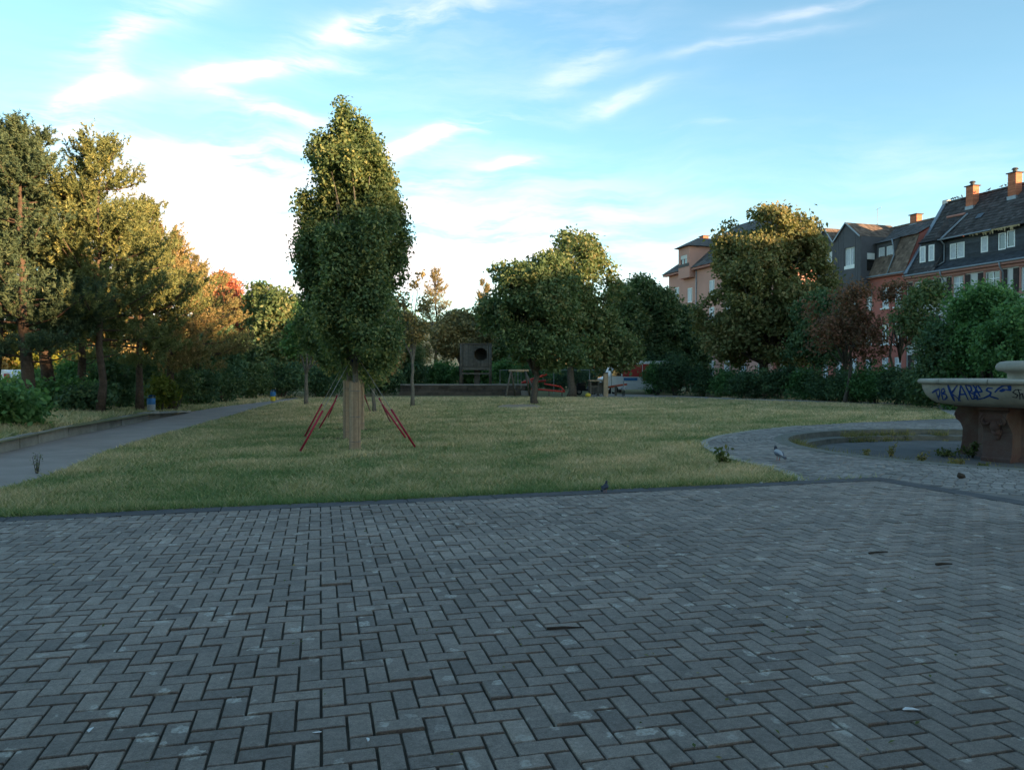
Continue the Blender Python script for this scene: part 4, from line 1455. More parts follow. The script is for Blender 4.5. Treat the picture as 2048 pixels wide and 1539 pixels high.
# ------------------------------------------------------------------ fountain
def build_fountain():
    root = empty('fountain', (POOL.x, POOL.y, BZ))
    tag(root, 'two tiered stone fountain with graffiti on its wide lower bowl', 'fountain')
    z = lambda h: h - BZ
    # lower bowl in stone segments (joints between them)
    body = [(1.30, z(.80)), (1.62, z(.845)), (1.72, z(.90)), (1.83, z(1.02)), (1.885, z(1.14)), (1.90, z(1.245))]
    rim = [(1.89, z(1.236)), (1.945, z(1.245)), (1.978, z(1.268)), (1.985, z(1.295)), (1.972, z(1.325)), (1.93, z(1.345)), (1.70, z(1.348)), (1.62, z(1.30)), (1.2, z(1.12)), (0.3, z(1.10))]
    MB().lathe([(1.0, z(.79))] + body, 128).build('bowl', 'fount_stone', root, smooth=True)
    nseg = 12
    for k in range(nseg):
        a0 = 2 * math.pi * k / nseg + .13
        a1 = a0 + 2 * math.pi / nseg - .006
        MB().lathe(rim[:8], 14, a0, a1).build('rim_stone', 'fount_stone', root, smooth=True)
    MB().lathe([(1.64, z(1.30)), (1.2, z(1.12)), (0.3, z(1.10))], 64).build('bowl_inside', 'fount_stone', root, smooth=True)
    # upper tier
    MB().lathe([(.42, z(1.10)), (.38, z(1.30)), (.36, z(1.36)), (.37, z(1.46)), (.45, z(1.50))], 48).build('neck', 'fount_stone', root, smooth=True)
    MB().lathe([(.44, z(1.497)), (.52, z(1.505)), (.565, z(1.54)), (.575, z(1.59)), (.55, z(1.65)), (.49, z(1.69)), (.40, z(1.705)), (.25, z(1.66)), (0, z(1.64))], 64).build('upper_bowl', 'fount_stone', root, smooth=True)
    # pedestal: octagonal core with projecting carved piers
    core = [(1.10 * math.cos(R(-149 + 90 * k)), 1.10 * math.sin(R(-149 + 90 * k))) for k in range(4)]
    MB().prism(core, 0, z(.80)).build('pedestal_core', 'sandstone', root)
    MB().lathe([(1.20, -.01), (1.20, .07), (1.06, .12)], 4, R(-149), R(211)).build('plinth', 'sandstone', root)
    base_ang = R(-149)
    for k in range(4):
        a = base_ang + k * math.pi / 2
        rz = Matrix.Rotation(a, 4, 'Z')
        mb = MB()
        # side profile (radius, height) swept across the pier's width
        prof = [(.75, 0), (1.24, 0), (1.24, .07), (1.20, .10), (1.16, .30), (1.15, .56), (1.20, .66), (1.29, .76), (1.33, .86), (1.31, .95), (1.24, 1.0), (1.34, 1.01), (1.34, 1.06), (.75, 1.06)]
        n = len(prof)
        hw = .27
        vs = [rz @ Vector((r_, s * hw * (1.0 if h < .62 or h > .99 else .94), h)) for s in (-1, 1) for (r_, h) in prof]
        fs = [tuple(range(n)), tuple(range(2 * n - 1, n - 1, -1))]
        for i in range(n):
            j = (i + 1) % n
            fs.append((i, n + i, n + j, j))
        mb.add(vs, fs)
        pier = mb.build('pier', 'sandstone', root)
        orn = MB()
        # carved scroll and mask on the pier's outer face
        for s in (-1, 1):
            cpt = [Vector((1.30 + .02 * math.cos(t), s * (.15 + .09 * math.cos(t) * (1 - t / 14)), .82 + .12 * math.sin(t) * (1 - t / 14))) for t in np.linspace(0, 11, 26)]
            orn.tube([rz @ q for q in cpt], .03, 6)
        for (dy, dz, rr) in ((0, .72, .11), (0, .60, .10), (-.07, .80, .06), (.07, .80, .06), (0, .50, .06)):
            cc = rz @ Vector((1.17 if dz < .7 else 1.22, dy, dz))
            ico = [(rr * math.sin(t), rr * 1.2 * -math.cos(t)) for t in np.linspace(0, math.pi, 7)]
            orn.lathe([(max(q[0], .001), q[1]) for q in ico], 10, c=cc)
        orn.build('carving', 'sandstone', pier, smooth=True)
    # sprayed letters on the bowl, lying on its surface
    pr = [(h + BZ, r_) for r_, h in body]

    def bowl_r(h):
        if h <= pr[0][0]:
            return pr[0][1]
        for (h0, r0), (h1, r1) in zip(pr, pr[1:]):
            if h <= h1:
                return r0 + (r1 - r0) * (h - h0) / (h1 - h0)
        return pr[-1][1]

    def on_bowl(cx, cy):
        px, py = 1820 + cx / 5.92, 700 + cy / 5.92
        d = ray(px, py)
        o = Vector((0, 0, CH))
        rr = 1.88
        for _ in range(4):
            ox, oy = o.x - POOL.x, o.y - POOL.y
            A = d.x ** 2 + d.y ** 2
            B = 2 * (ox * d.x + oy * d.y)
            C = ox ** 2 + oy ** 2 - rr ** 2
            disc = max(B * B - 4 * A * C, 0)
            t = (-B - math.sqrt(disc)) / (2 * A)
            h = CH + d.z * t
            rr = bowl_r(min(max(h, .86), 1.235))
        return math.atan2(o.y + d.y * t - POOL.y, o.x + d.x * t - POOL.x), min(max(h, .86), 1.232)

    def spray(name, strokes, wid, m):
        mb = MB()
        for st_ in strokes:
            pts = []
            for a, b_ in zip(st_, st_[1:]):
                for k in range(6):
                    pts.append((a[0] + (b_[0] - a[0]) * k / 6, a[1] + (b_[1] - a[1]) * k / 6))
            pts.append(st_[-1])
            ah = [on_bowl(*q) for q in pts]
            L3 = [Vector((bowl_r(h) * math.cos(a), bowl_r(h) * math.sin(a), h - BZ)) for a, h in ah]
            vs, fs = [], []
            for i, q in enumerate(L3):
                t = (L3[min(i + 1, len(L3) - 1)] - L3[max(i - 1, 0)]).normalized()
                nn = Vector((q.x, q.y, -.25)).normalized()
                s = t.cross(nn).normalized() * wid * (.55 + .45 * math.sin(math.pi * (i + 1) / (len(L3) + 1)))
                for e in (-1, 1):
                    w_ = q + s * e
                    hh = min(max(w_.z + BZ, .85), 1.234)
                    rad = bowl_r(hh) + .005
                    l2 = math.hypot(w_.x, w_.y)
                    vs.append((w_.x / l2 * rad, w_.y / l2 * rad, hh - BZ))
            for i in range(len(L3) - 1):
                fs.append((2 * i, 2 * i + 1, 2 * i + 3, 2 * i + 2))
            mb.add(vs, fs)
        mb.build(name, m, root)

    blue = [[(262, 505), (300, 478), (348, 455)], [(305, 478), (325, 535), (345, 592)], [(346, 455), (356, 500), (344, 560)],
            [(372, 470), (402, 452), (414, 488), (384, 516), (424, 522), (442, 552), (420, 582), (388, 588)], [(374, 470), (380, 530), (390, 586)],
            [(566, 408), (522, 470), (490, 512), (540, 545), (604, 604)], [(578, 602), (592, 500), (602, 410)], [(600, 410), (650, 500), (692, 592)], [(590, 525), (664, 520)],
            [(652, 405), (690, 480), (732, 575)], [(652, 405), (722, 430), (732, 480), (690, 492)], [(700, 492), (792, 540), (802, 562), (730, 582)],
            [(742, 408), (790, 470), (834, 552)], [(758, 562), (790, 420)], [(742, 500), (860, 490)], [(800, 408), (858, 492)], [(905, 402), (900, 420)],
            [(982, 452), (922, 448), (904, 475), (960, 500), (948, 532), (880, 566), (790, 584)], [(946, 545), (1000, 562), (1052, 576)],
            [(1004, 500), (1040, 460), (1090, 428), (1160, 402)], [(1060, 482), (1100, 460), (1122, 470), (1084, 488), (1060, 482)], [(1160, 404), (1186, 412), (1190, 476), (1130, 464)]]
    spray('blue_graffiti', blue, .017, 'paint_blue')
    spray('thick_graffiti_stroke', [[(446, 398), (472, 470), (500, 540), (526, 602)]], .034, 'paint_blue')
    spray('thick_graffiti_stroke', [[(1165, 410), (1180, 440), (1185, 470)]], .03, 'paint_blue')
    spray('black_graffiti', [[(1322, 470), (1250, 468), (1216, 500), (1275, 530), (1262, 562), (1208, 552)], [(1278, 458), (1300, 520), (1302, 585)], [(1300, 532), (1330, 510), (1342, 578)], [(1360, 560), (1400, 545), (1380, 515), (1352, 545), (1372, 585), (1410, 575)]], .009, 'paint_black')


build_fountain()


# weeds in and around the pool
def tuft_cloud(P, hgt, wid, r_, lean=.6, per=9):
    n = len(P) * per
    B = np.repeat(P, per, 0) + np.concatenate([r_.normal(0, .035, (n, 2)), np.zeros((n, 1))], 1)
    H = np.repeat(hgt, per) * r_.uniform(.5, 1.2, n)
    a = r_.uniform(0, math.pi, n)
    wv = np.stack([np.cos(a), np.sin(a), np.zeros(n)], 1) * wid
    V = np.empty((n, 3, 3))
    V[:, 0] = B - wv
    V[:, 1] = B + wv
    V[:, 2] = B + np.concatenate([r_.normal(0, lean, (n, 2)) * H[:, None], H[:, None]], 1)
    return V


r_ = np.random.default_rng(77)
n = 1500
a = r_.uniform(0, 2 * math.pi, n)
on_step = r_.random(n) < .6
rad = np.where(on_step, POOL_R - .17 + r_.normal(0, .09, n), POOL_R - .42 + r_.normal(0, .05, n))
zz = np.where(on_step, -.14, BZ)
keep = fbm(a * 3, a * 2, 1.6, 21) > -.25
P = np.stack([POOL.x + rad * np.cos(a), POOL.y + rad * np.sin(a), zz], 1)[keep]
V = tuft_cloud(P, r_.uniform(.05, .22, len(P)), .007, r_)
T = np.clip(np.repeat(r_.normal(.6, .2, len(P)), 9), 0, 1)
tag(poly_mesh('step_weeds', V, T, 'weed', k=3), 'dry yellow weeds growing along the pool steps', 'weeds', kind='stuff')


def weed(name, label, loc, h, spread, n, seed, tone, group, leaf=.03):
    q = np.random.default_rng(seed)
    root = empty(name, loc)
    tag(root, label, 'plant', group)
    mb = MB()
    P = []
    for k in range(n):
        e = Vector((q.normal(0, spread), q.normal(0, spread), h * q.uniform(.55, 1.0)))
        mb.tube([(e.x * .15, e.y * .15, -.02), (e.x * .6, e.y * .6, e.z * .55), e], [.006, .005, .002], 4)
        for t in np.linspace(.25, 1, 9):
            P.append((e.x * t + q.normal(0, .02), e.y * t + q.normal(0, .02), e.z * t))
    mb.build('stems', 'twig', root)
    P = np.array(P)
    poly_mesh('leaves', leaf_quads(np.repeat(P, 3, 0) + q.normal(0, leaf * .8, (len(P) * 3, 3)), np.zeros((len(P) * 3, 3)), leaf, q), np.clip(q.normal(tone, .2, len(P) * 3), 0, 1), 'weed', root)


WEEDS = [(1943, 915, .38, .17, 9, .15, 'bushy green weed at the foot of the fountain pier'), (1890, 912, .16, .28, 9, .2, 'low spreading weed on the pool floor left of the pier'),
         (1780, 912, .24, .05, 4, .75, 'tall dry weed on the pool floor, leftmost'), (1735, 910, .15, .04, 3, .75, 'small dry weed near the front pool edge'),
         (1845, 926, .20, .05, 4, .7, 'dry weed at the front pool edge below the graffiti'), (1912, 934, .20, .09, 7, .7, 'dry yellow weed clump before the fountain pier'),
         (1962, 936, .07, .05, 4, .25, 'small green weed beside the front pool edge')]
for i, (px, py, h, s, n, tone, lab) in enumerate(WEEDS):
    p = gnd(px, py, BZ)
    weed('weed_plant', lab, (p.x, p.y, BZ if (Vector((p.x, p.y)) - POOL).length < POOL_R - .4 else (-.14 if (Vector((p.x, p.y)) - POOL).length < POOL_R else .004)), h, s, n, 800 + i, tone, 'weeds in the fountain pool')
p = gnd(1449, 926)
weed('weed_plant', 'dark leafy weed at the lawn tip beside the ring path', (p.x, p.y, GZ), .30, .12, 5, 820, .1, 'weeds on the lawn edges', .036)
p = gnd(60, 948)
weed('weed_plant', 'spindly weed at the edge of the left footpath', (p.x - .05, p.y + .25, GZ), .36, .06, 5, 821, .2, 'weeds on the lawn edges', .011)


# ------------------------------------------------------------------ pigeons
def bird(name, label, loc, rz, L_, cm, hm, group, cat, parts=True):
    root = empty(name, loc, rz)
    tag(root, label, cat, group)
    s = L_ / .32
    pts = [(-.17, 0, .085), (-.12, 0, .095), (-.06, 0, .115), (0, 0, .13), (.055, 0, .15), (.085, 0, .185), (.10, 0, .215), (.112, 0, .235), (.128, 0, .238), (.14, 0, .232)]
    rr = [.012, .026, .048, .060, .056, .036, .026, .027, .022, .008]
    MB().tube([Vector(p) * s for p in pts], [x * s for x in rr], 10).build('body', cm, root, smooth=True)
    if parts:
        MB().tube([Vector((.138, 0, .232)) * s, Vector((.162, 0, .224)) * s], [.007 * s, .002 * s], 6).build('beak', 'twig', root)
        for sg in (-1, 1):
            MB().tube([Vector((.05, .052 * sg, .15)) * s, Vector((-.03, .062 * sg, .13)) * s, Vector((-.15, .02 * sg, .10)) * s], [.018 * s, .03 * s, .006 * s], 7).build('wing', hm, root, smooth=True)
            MB().tube([Vector((.0, .025 * sg, .09)) * s, Vector((.01, .025 * sg, .0)) * s, Vector((.04, .028 * sg, .002)) * s], .006 * s, 5).build('leg', 'pink_leg', root)
        MB().tube([Vector((-.15, 0, .088)) * s, Vector((-.235, 0, .07)) * s], [.02 * s, .028 * s], 6).build('tail', hm, root)
        MB().tube([Vector((.088, 0, .19)) * s, Vector((.103, 0, .218)) * s, Vector((.113, 0, .237)) * s, Vector((.128, 0, .2395)) * s], [.037 * s, .028 * s, .0285 * s, .021 * s], 9).build('head_plumage', 'pigeon_dark', root, smooth=True)
    else:
        MB().tube([Vector((-.15, 0, .09)) * s, Vector((-.24, 0, .06)) * s], [.02 * s, .022 * s], 6).build('tail', hm, root)
        MB().tube([Vector((0, 0, .09)) * s, Vector((.005, 0, -.02)) * s], .012 * s, 5).build('leg', hm, root)
    return root


p = gnd(1557, 921)
bird('pigeon', 'grey pigeon walking on the paved ring path', (p.x, p.y, .0), R(100), .30, 'pigeon_pale', 'pigeon', 'pigeons', 'pigeon')
p = gnd(1210, 985)
bird('pigeon', 'dark pigeon standing on the kerb between lawn and plaza', (p.x, p.y, .004), R(65), .17, 'pigeon_dark', 'pigeon_dark', 'pigeons', 'pigeon')


# ------------------------------------------------------------------ litter on the plaza
def stick(label, p, q, rad):
    a, c = gnd(*p), gnd(*q)
    root_ = MB().tube([(0, 0, rad), ((c - a) * .4) + Vector((0, .004, rad * 1.3)), (c - a) + Vector((0, 0, rad))], [rad, rad * .9, rad * .5], 6).build('stick', 'twig')
    root_.location = (a.x, a.y, .001)
    tag(root_, label, 'stick', 'sticks on the plaza')


stick('dark stick lying across the middle of the plaza', (1094, 1259), (1168, 1257), .008)
stick('thin dark stick on the right side of the plaza', (1872, 1131), (1904, 1130), .011)
stick('pale broken stick left of the thin dark one', (1738, 1108), (1775, 1105), .009)
LIT = [((1822, 1420), .035, 'white feather lying in the right foreground'), ((182, 1460), .022, 'white scrap in the left foreground'), ((634, 1465), .018, 'white scrap in the foreground left of the middle'),
       ((735, 1480), .016, 'second white scrap, near the bottom centre'), ((1800, 1203), .022, 'white blotch of feather on the right half of the plaza'), ((1522, 965), .03, 'white scrap on the kerb at the lawn tip')]
for i, (pp, s, lab) in enumerate(LIT):
    q = gnd(*pp)
    mb = MB()
    mb.tube([(-s, 0, .004), (-s * .4, s * .2, .007), (s * .4, s * .15, .006), (s, -s * .1, .004)], [s * .12, s * .38, s * .33, s * .05], 7)
    o = mb.build('feather', 'feather')
    o.location = (q.x, q.y, .003)
    o.rotation_euler = (0, 0, i * 1.7)
    o.scale = (1, 1, .35)
    tag(o, lab, 'litter', 'white litter on the paving')
q = gnd(1922, 957)
o = MB().tube([(-.05, 0, .03), (-.02, .01, .045), (.03, 0, .035), (.06, 0, .02)], [.01, .045, .035, .008], 7).build('dark_clump', 'twig')
o.location = (q.x, q.y, 0)
tag(o, 'small dark clump on the paving below the fountain', 'litter')


# fallen leaves scattered on the plaza and lawn: nobody could count them
n = 260
Yl = rng.uniform(2.6, 11, n)
Xl = rng.uniform(-1, 1, n) * Yl * .75
Vl = leaf_quads(np.stack([Xl, Yl, np.full(n, .008)], 1), np.tile([0, 0, 3.0], (n, 1)), .012, rng, 2.0)
tag(poly_mesh('fallen_leaves', Vl, rng.random(n), 'weed'), 'tiny fallen leaves and bits scattered over the paving', 'leaves', kind='stuff')


# ------------------------------------------------------------------ bins, van, guard rail on the left
def bin_(label, loc, lower, upper, h=.62):
    root = empty('litter_bin', loc)
    tag(root, label, 'litter bin', 'litter bins')
    root.scale = (.66, .66, 1)
    MB().tube([(0, .2, -.1), (0, .2, h + .12)], .03, 8).build('post', 'steel', root, smooth=True)
    MB().lathe([(.02, .08), (.185, .08), (.20, .10), (.205, .08 + (h - .08) * .52)], 24).build('body', lower, root, smooth=True)
    MB().lathe([(.206, .08 + (h - .08) * .52), (.21, h), (.195, h + .01), (.19, h - .08), (.02, h - .09)], 24).build('upper_shell', upper, root, smooth=True)
    MB().lathe([(.215, h + .05), (.20, h + .10), (.02, h + .13)], 24, R(20), R(160)).build('lid', upper, root, smooth=True)


p = gnd(302, 829, .0)
bin_('blue and grey litter bin at the end of the low wall', (px_loc(302, 26.5).x, 26.5, .10), 'bin_grey', 'blue_paint', .50)
p = gnd(546, 803)
bin_('blue and yellow litter bin at the path bend', (p.x, p.y, GZ), 'yellow_paint', 'blue_paint', .55)

vp = at(14, 785, 44)
van = empty('caravan', (vp.x - .6, 44, .45), R(-8))
tag(van, 'white caravan parked beyond the guard rail at the left edge', 'caravan')
mb = MB()
prof = [(-1.6, 0), (1.35, 0), (1.5, .3), (1.48, .75), (1.30, 1.02), (.9, 1.1), (-1.3, 1.1), (-1.55, .9)]
mb.v = [(x, y, z_ + .12) for y in (-.7, .7) for (x, z_) in prof]
k = len(prof)
mb.f = [tuple(range(k)), tuple(range(2 * k - 1, k - 1, -1))] + [(i, k + i, k + (i + 1) % k, (i + 1) % k) for i in range(k)]
mb.t = [.5] * len(mb.f)
mb.build('body', 'white_paint', van)
MB().box(-.5, .3, -.712, -.70, .62, .95).build('window', 'dark_glass', van)
MB().box(1.1, 1.46, -.712, -.70, .55, 1.0).build('red_panel', 'red_paint', van)
for x in (-.6, .5):
    w = MB().tube([(x, -.74, .02), (x, -.58, .02)], .22, 16).build('wheel', 'rubber', van)
    MB().tube([(x, -.755, .02), (x, -.741, .02)], .11, 12).build('rim', 'steel', w)

gr = empty('guard_rail', (0, 0, 0))
tag(gr, 'metal guard rail along the road behind the pines at the left', 'guard rail')
a, c = Vector((-34, 36.5, .5)), Vector((-20, 42.5, .5))
d = (c - a) / 6
for k in range(7):
    q = a + d * k
    MB().box(q.x - .05, q.x + .05, q.y - .05, q.y + .05, GZ, .62).build('post', 'steel', gr)
for dz in (0, -.14):
    MB().beam(a + Vector((0, -.08, dz)), c + Vector((0, -.08, dz)), .05, .12).build('rail', 'steel', gr)

sg = empty('road_sign', (px_loc(117, 40).x, 40, GZ))
tag(sg, 'small yellow road sign beyond the pines', 'sign')
MB().tube([(0, 0, 0), (0, 0, 2.0)], .03, 8).build('post', 'steel', sg)
MB().box(-.16, .16, -.06, -.035, 1.7, 2.0).build('plate', 'yellow_paint', sg)


# ------------------------------------------------------------------ playground
# raised terrace with dark stone wall
tw = empty('terrace_wall', (0, 0, 0))
tag(tw, 'low dark stone terrace wall with pale coping below the play tower', 'wall')
TY = 53.0
xa, xb = px_loc(800, TY).x, px_loc(1052, TY).x
zt = CH - (770 - 747) / F * TY
r_ = random.Random(5)
for row in range(3):
    x = xa + (0 if row % 2 else -.4)
    z0 = GZ - .02 + row * (zt - GZ) / 3
    while x < xb:
        w = r_.uniform(.7, 1.3)
        x1 = min(x + w, xb)
        MB().cbox(max(x, xa) + .01, x1 - .01, TY + r_.uniform(-.02, .02), TY + .35, z0 + .008, z0 + (zt - GZ) / 3 - .008, .02, r_.random()).build('stone', 'dark_stone', tw)
        x += w
MB().box(xa, xb, TY + .06, TY + .3, GZ, zt - .02).build('mortar_core', 'dark_stone', tw)
x = xa
while x < xb:
    x1 = min(x + 1.6, xb)
    MB().cbox(x + .006, x1 - .006, TY - .06, TY + .42, zt, zt + .07, .012).build('coping_stone', 'coping', tw)
    x += 1.6
MB().box(xb - .35, xb + .30, TY - .45, TY - .02, GZ, .28).build('end_block', 'coping', tw)
MB().box(xa, xb - .4, TY - .40, TY - .03, GZ, .18).build('step', 'dark_stone', tw)
sheet('terrace', [(xa, TY + .3), (xb, TY + .3), (xb + .3, 62), (xa, 62)], zt - .03, 'dirt')

# play tower on posts
PT = TY + 2.2
x0, x1 = px_loc(922, PT).x, px_loc(980, PT).x
pt = empty('play_tower', ((x0 + x1) / 2, PT, zt - .03))
tag(pt, 'wooden play tower on posts with round entrance hole and plank walls', 'play tower')
hw = (x1 - x0) / 2
zf = 1.35
ztop = 3.0
for sx in (-1, 1):
    for sy in (0, 1.5):
        MB().tube([(sx * hw, sy, -.1), (sx * hw, sy, ztop)], .085, 9, tone=.4).build('post', 'old_wood', pt, smooth=True)
r_ = random.Random(8)
npl = 15
hx, hz, hr = .38, 2.2, .46
for k in range(npl):
    u0 = -hw + .1 + (2 * hw - .2) * k / npl
    u1 = -hw + .1 + (2 * hw - .2) * (k + 1) / npl - .015
    um = (u0 + u1) / 2
    if abs(um - hx) < hr:
        dz = math.sqrt(hr * hr - (um - hx) ** 2)
        MB().box(u0, u1, -.05, 0, zf, hz - dz, tone=r_.random()).build('plank', 'old_wood', pt)
        MB().box(u0, u1, -.05, 0, hz + dz, ztop - .1, tone=r_.random()).build('plank', 'old_wood', pt)
    else:
        MB().box(u0, u1, -.05, 0, zf, ztop - .1 + r_.gauss(0, .02), tone=r_.random()).build('plank', 'old_wood', pt)
MB().box(-hw, hw, .0, 1.5, zf - .1, zf).build('floor', 'old_wood', pt)
MB().beam((-hw, -.02, zf - .18), (hw, -.02, zf - .18), .10, .16).build('beam', 'old_wood', pt)
MB().beam((-hw, -.02, zf - .52), (hw, -.02, zf - .52), .08, .09, .8).build('beam', 'old_wood', pt)
MB().box(-hw, hw, 1.46, 1.5, zf, ztop - .1).build('back_wall', 'old_wood', pt)
MB().box(-hw - .1, hw + .1, -.12, 1.6, ztop - .06, ztop).build('roof', 'old_wood', pt)  # flat roof added to keep daylight out of the tower
for sx in (-1, 1):
    MB().box(sx * (hw - .03) - .02, sx * (hw - .03) + .02, .0, 1.46, zf, ztop - .07).build('side_wall', 'old_wood', pt)  # side walls added to darken the inside seen through the hole
MB().box(-.12, .28, .5, .9, 0, zf - .1, tone=.15).build('ladder_trunk', 'old_wood', pt)

# swing frame
SY = 50.5
sl, sr = px_loc(1022, SY).x, px_loc(1050, SY).x
zt2 = CH + (747 - 741) / F * SY
sw = empty('swing', ((sl + sr) / 2, SY, GZ))
tag(sw, 'wooden swing frame with splayed legs left of the maple trunk', 'swing')
h2 = zt2 - GZ
hl = (sr - sl) / 2
MB().tube([(-hl - .15, 0, h2), (hl + .25, 0, h2)], .075, 9).build('top_beam', 'new_wood', sw, smooth=True)
for sx, dx in ((-hl, -.35), (hl, .75)):
    MB().tube([(sx, 0, h2), (sx + dx, -.9, -.05)], .065, 8).build('leg', 'old_wood', sw, smooth=True)
    MB().tube([(sx, 0, h2), (sx + (.3 if sx < 0 else .35), .9, -.05)], .065, 8).build('leg', 'old_wood', sw, smooth=True)
for dx in (-.2, .2):
    MB().tube([(dx, 0, h2), (dx, 0, .5)], .012, 5).build('chain', 'steel', sw)
MB().box(-.24, .24, -.1, .1, .46, .5).build('seat', 'rubber', sw)

# red seesaws
def seesaw(label, p, q, Y, tilt_mid):
    a, c = at(*p, Y), at(*q, Y)
    m = (a + c) / 2
    root = empty('seesaw', (m.x, Y, GZ))
    tag(root, label, 'seesaw', 'red play equipment')
    a, c = a - Vector((m.x, Y, GZ)), c - Vector((m.x, Y, GZ))
    MB().tube([a, c], .075, 8).build('plank', 'red_paint', root, smooth=True)
    mid = (a + c) / 2
    MB().beam((mid.x, 0, -.05), (mid.x, 0, mid.z - .03), .16, .16).build('pivot_post', 'old_wood', root)
    for e in (.12, .88):
        s = a.lerp(c, e)
        MB().tube([s, s + Vector((0, 0, .25))], .02, 6).build('handle', 'steel', root)


seesaw('upper red seesaw beam rising to the right behind the maple trunk', (1046, 764), (1094, 748), 52.0, 0)
seesaw('nearly level red seesaw beam below the rising one', (1042, 765), (1092, 761), 55.0, 0)
rf = empty('climbing_rails', (px_loc(1095, 51).x, 51, GZ))
tag(rf, 'sloping red rails of a climbing frame right of the maple trunk', 'climbing frame')
for (p, q) in (((1088, 767), (1122, 773)), ((1062, 777), (1130, 783)), ((1122, 773), (1129, 783))):
    a, c = at(*p, 51), at(*q, 51)
    o_ = Vector((px_loc(1095, 51).x, 51, GZ))
    MB().tube([a - o_, c - o_], .06, 7).build('rail', 'red_paint', rf, smooth=True)
for px in (1066, 1098, 1124):
    a = at(px, 777, 51) - Vector((px_loc(1095, 51).x, 51, GZ))
    MB().tube([(a.x, 0, -.1), (a.x, 0, a.z)], .05, 7).build('post', 'old_wood', rf)

# mesh fence behind the playground
mf = empty('mesh_fence', (0, 0, 0))
tag(mf, 'green wire mesh fence with thin posts behind the playground', 'fence')
FY = 58.0
fa, fb_ = px_loc(1000, FY).x, px_loc(1215, FY).x
k = 0
x = fa
while x <= fb_ + .01:
    MB().tube([(x, FY, GZ - .1), (x, FY, 1.75)], .03 if k != 5 else .045, 7).build('post', 'steel', mf)
    x += (fb_ - fa) / 6
    k += 1
mb = MB()
for zc in np.arange(.1, 1.75, .1):
    mb.beam((fa, FY, zc), (fb_, FY, zc), .006)
for xc in np.arange(fa, fb_, .1):
    mb.beam((xc, FY, .05), (xc, FY, 1.7), .006)
mb.build('wire_mesh', 'green_steel', mf)
MB().tube([(fa, FY, 1.72), (fb_, FY, 1.72)], .02, 6).build('top_rail', 'steel', mf)

# wooden play stall with railings
WY = 50.5
wl, wr = px_loc(1181, WY).x, px_loc(1211, WY).x
ws = empty('play_stall', ((wl + wr) / 2, WY, GZ))
tag(ws, 'weathered wooden play stall with slatted front right of the second maple trunk', 'play stall')
hw2 = (wr - wl) / 2
for sx in (-hw2, hw2 * .1, hw2):
    for sy in (0, .9):
        MB().box(sx - .05, sx + .05, sy - .05, sy + .05, -.05, 1.0 if sx < hw2 else 1.55).build('post', 'old_wood', ws)
MB().box(-hw2 - .1, hw2 + .05, -.1, 1.0, 1.0, 1.08).build('counter', 'new_wood', ws)
for k in range(8):
    u = -hw2 + .08 + (2 * hw2 - .16) * k / 7
    MB().box(u - .03, u + .03, -.03, .0, .12, .62, tone=k / 8).build('slat', 'old_wood', ws)
MB().box(-hw2, hw2, -.06, -.035, .62, .70).build('rail', 'old_wood', ws)
MB().box(-hw2, hw2, .93, .98, .2, .9).build('back_panel', 'old_wood', ws)
wp = empty('timber_post', (px_loc(1211.5, WY - .3).x, WY - .3, GZ))
tag(wp, 'thick pale timber post right of the play stall', 'post')
MB().cbox(-.15, .15, -.15, .15, -.1, 1.52, .03).build('shaft', 'new_wood', wp)
MB().cbox(-.17, .17, -.17, .17, 1.52, 1.58, .03).build('cap', 'old_wood', wp)
yb = MB().tube([(0, 0, .0), (0, 0, .04), (0, 0, .14), (0, 0, .22), (0, 0, .26)], [.1, .17, .19, .12, .02], 12).build('play_ball', 'yellow_paint', smooth=True)
yb.location = (px_loc(1176, 50).x, 50, GZ)
tag(yb, 'yellow rounded toy on the ground left of the play stall', 'toy')

# orange seesaw and spring post
os_ = empty('seesaw', (px_loc(1230, 51.5).x, 51.5, GZ))
tag(os_, 'low orange seesaw beam in front of the red van', 'seesaw', 'red play equipment')
a, c = at(1209, 775, 51.5), at(1254, 768, 51.5)
o_ = Vector((px_loc(1230, 51.5).x, 51.5, GZ))
MB().tube([a - o_, c - o_], .07, 8).build('plank', 'orange_red', os_, smooth=True)
MB().beam(((a + c) / 2 - o_).to_2d().to_3d() + Vector((0, 0, -.05)), (a + c) / 2 - o_, .14).build('pivot_post', 'old_wood', os_)
sp = empty('spring_rider', (px_loc(1247, 51).x, 51, GZ))
tag(sp, 'dark spring rider post standing on the path edge before the van', 'spring rider')
MB().tube([(.1 * math.cos(t), .1 * math.sin(t), t * .014) for t in np.linspace(0, 31, 90)], .018, 5).build('spring', 'black', sp)
MB().tube([(0, 0, .42), (0, 0, .55), (0, 0, .62)], [.16, .18, .1], 12).build('seat', 'grey_paint', sp)
MB().tube([(0, -.05, .55), (0, -.05, 1.0)], .03, 7).build('handle_post', 'grey_paint', sp)

# delivery van with red side
VY = 57.0
vx = px_loc(1252, VY).x
dv = empty('delivery_van', (vx, VY, GZ), R(6))
tag(dv, 'white van with big red side panel parked behind the playground', 'van')


def side_prism(prof, y0, y1, name, m, par, smooth=False):
    mb = MB()
    k = len(prof)
    mb.v = [(x, y, z_) for y in (y0, y1) for (x, z_) in prof]
    mb.f = [tuple(range(k)), tuple(range(2 * k - 1, k - 1, -1))] + [(i, k + i, k + (i + 1) % k, (i + 1) % k) for i in range(k)]
    mb.t = [.5] * len(mb.f)
    return mb.build(name, m, par, smooth)


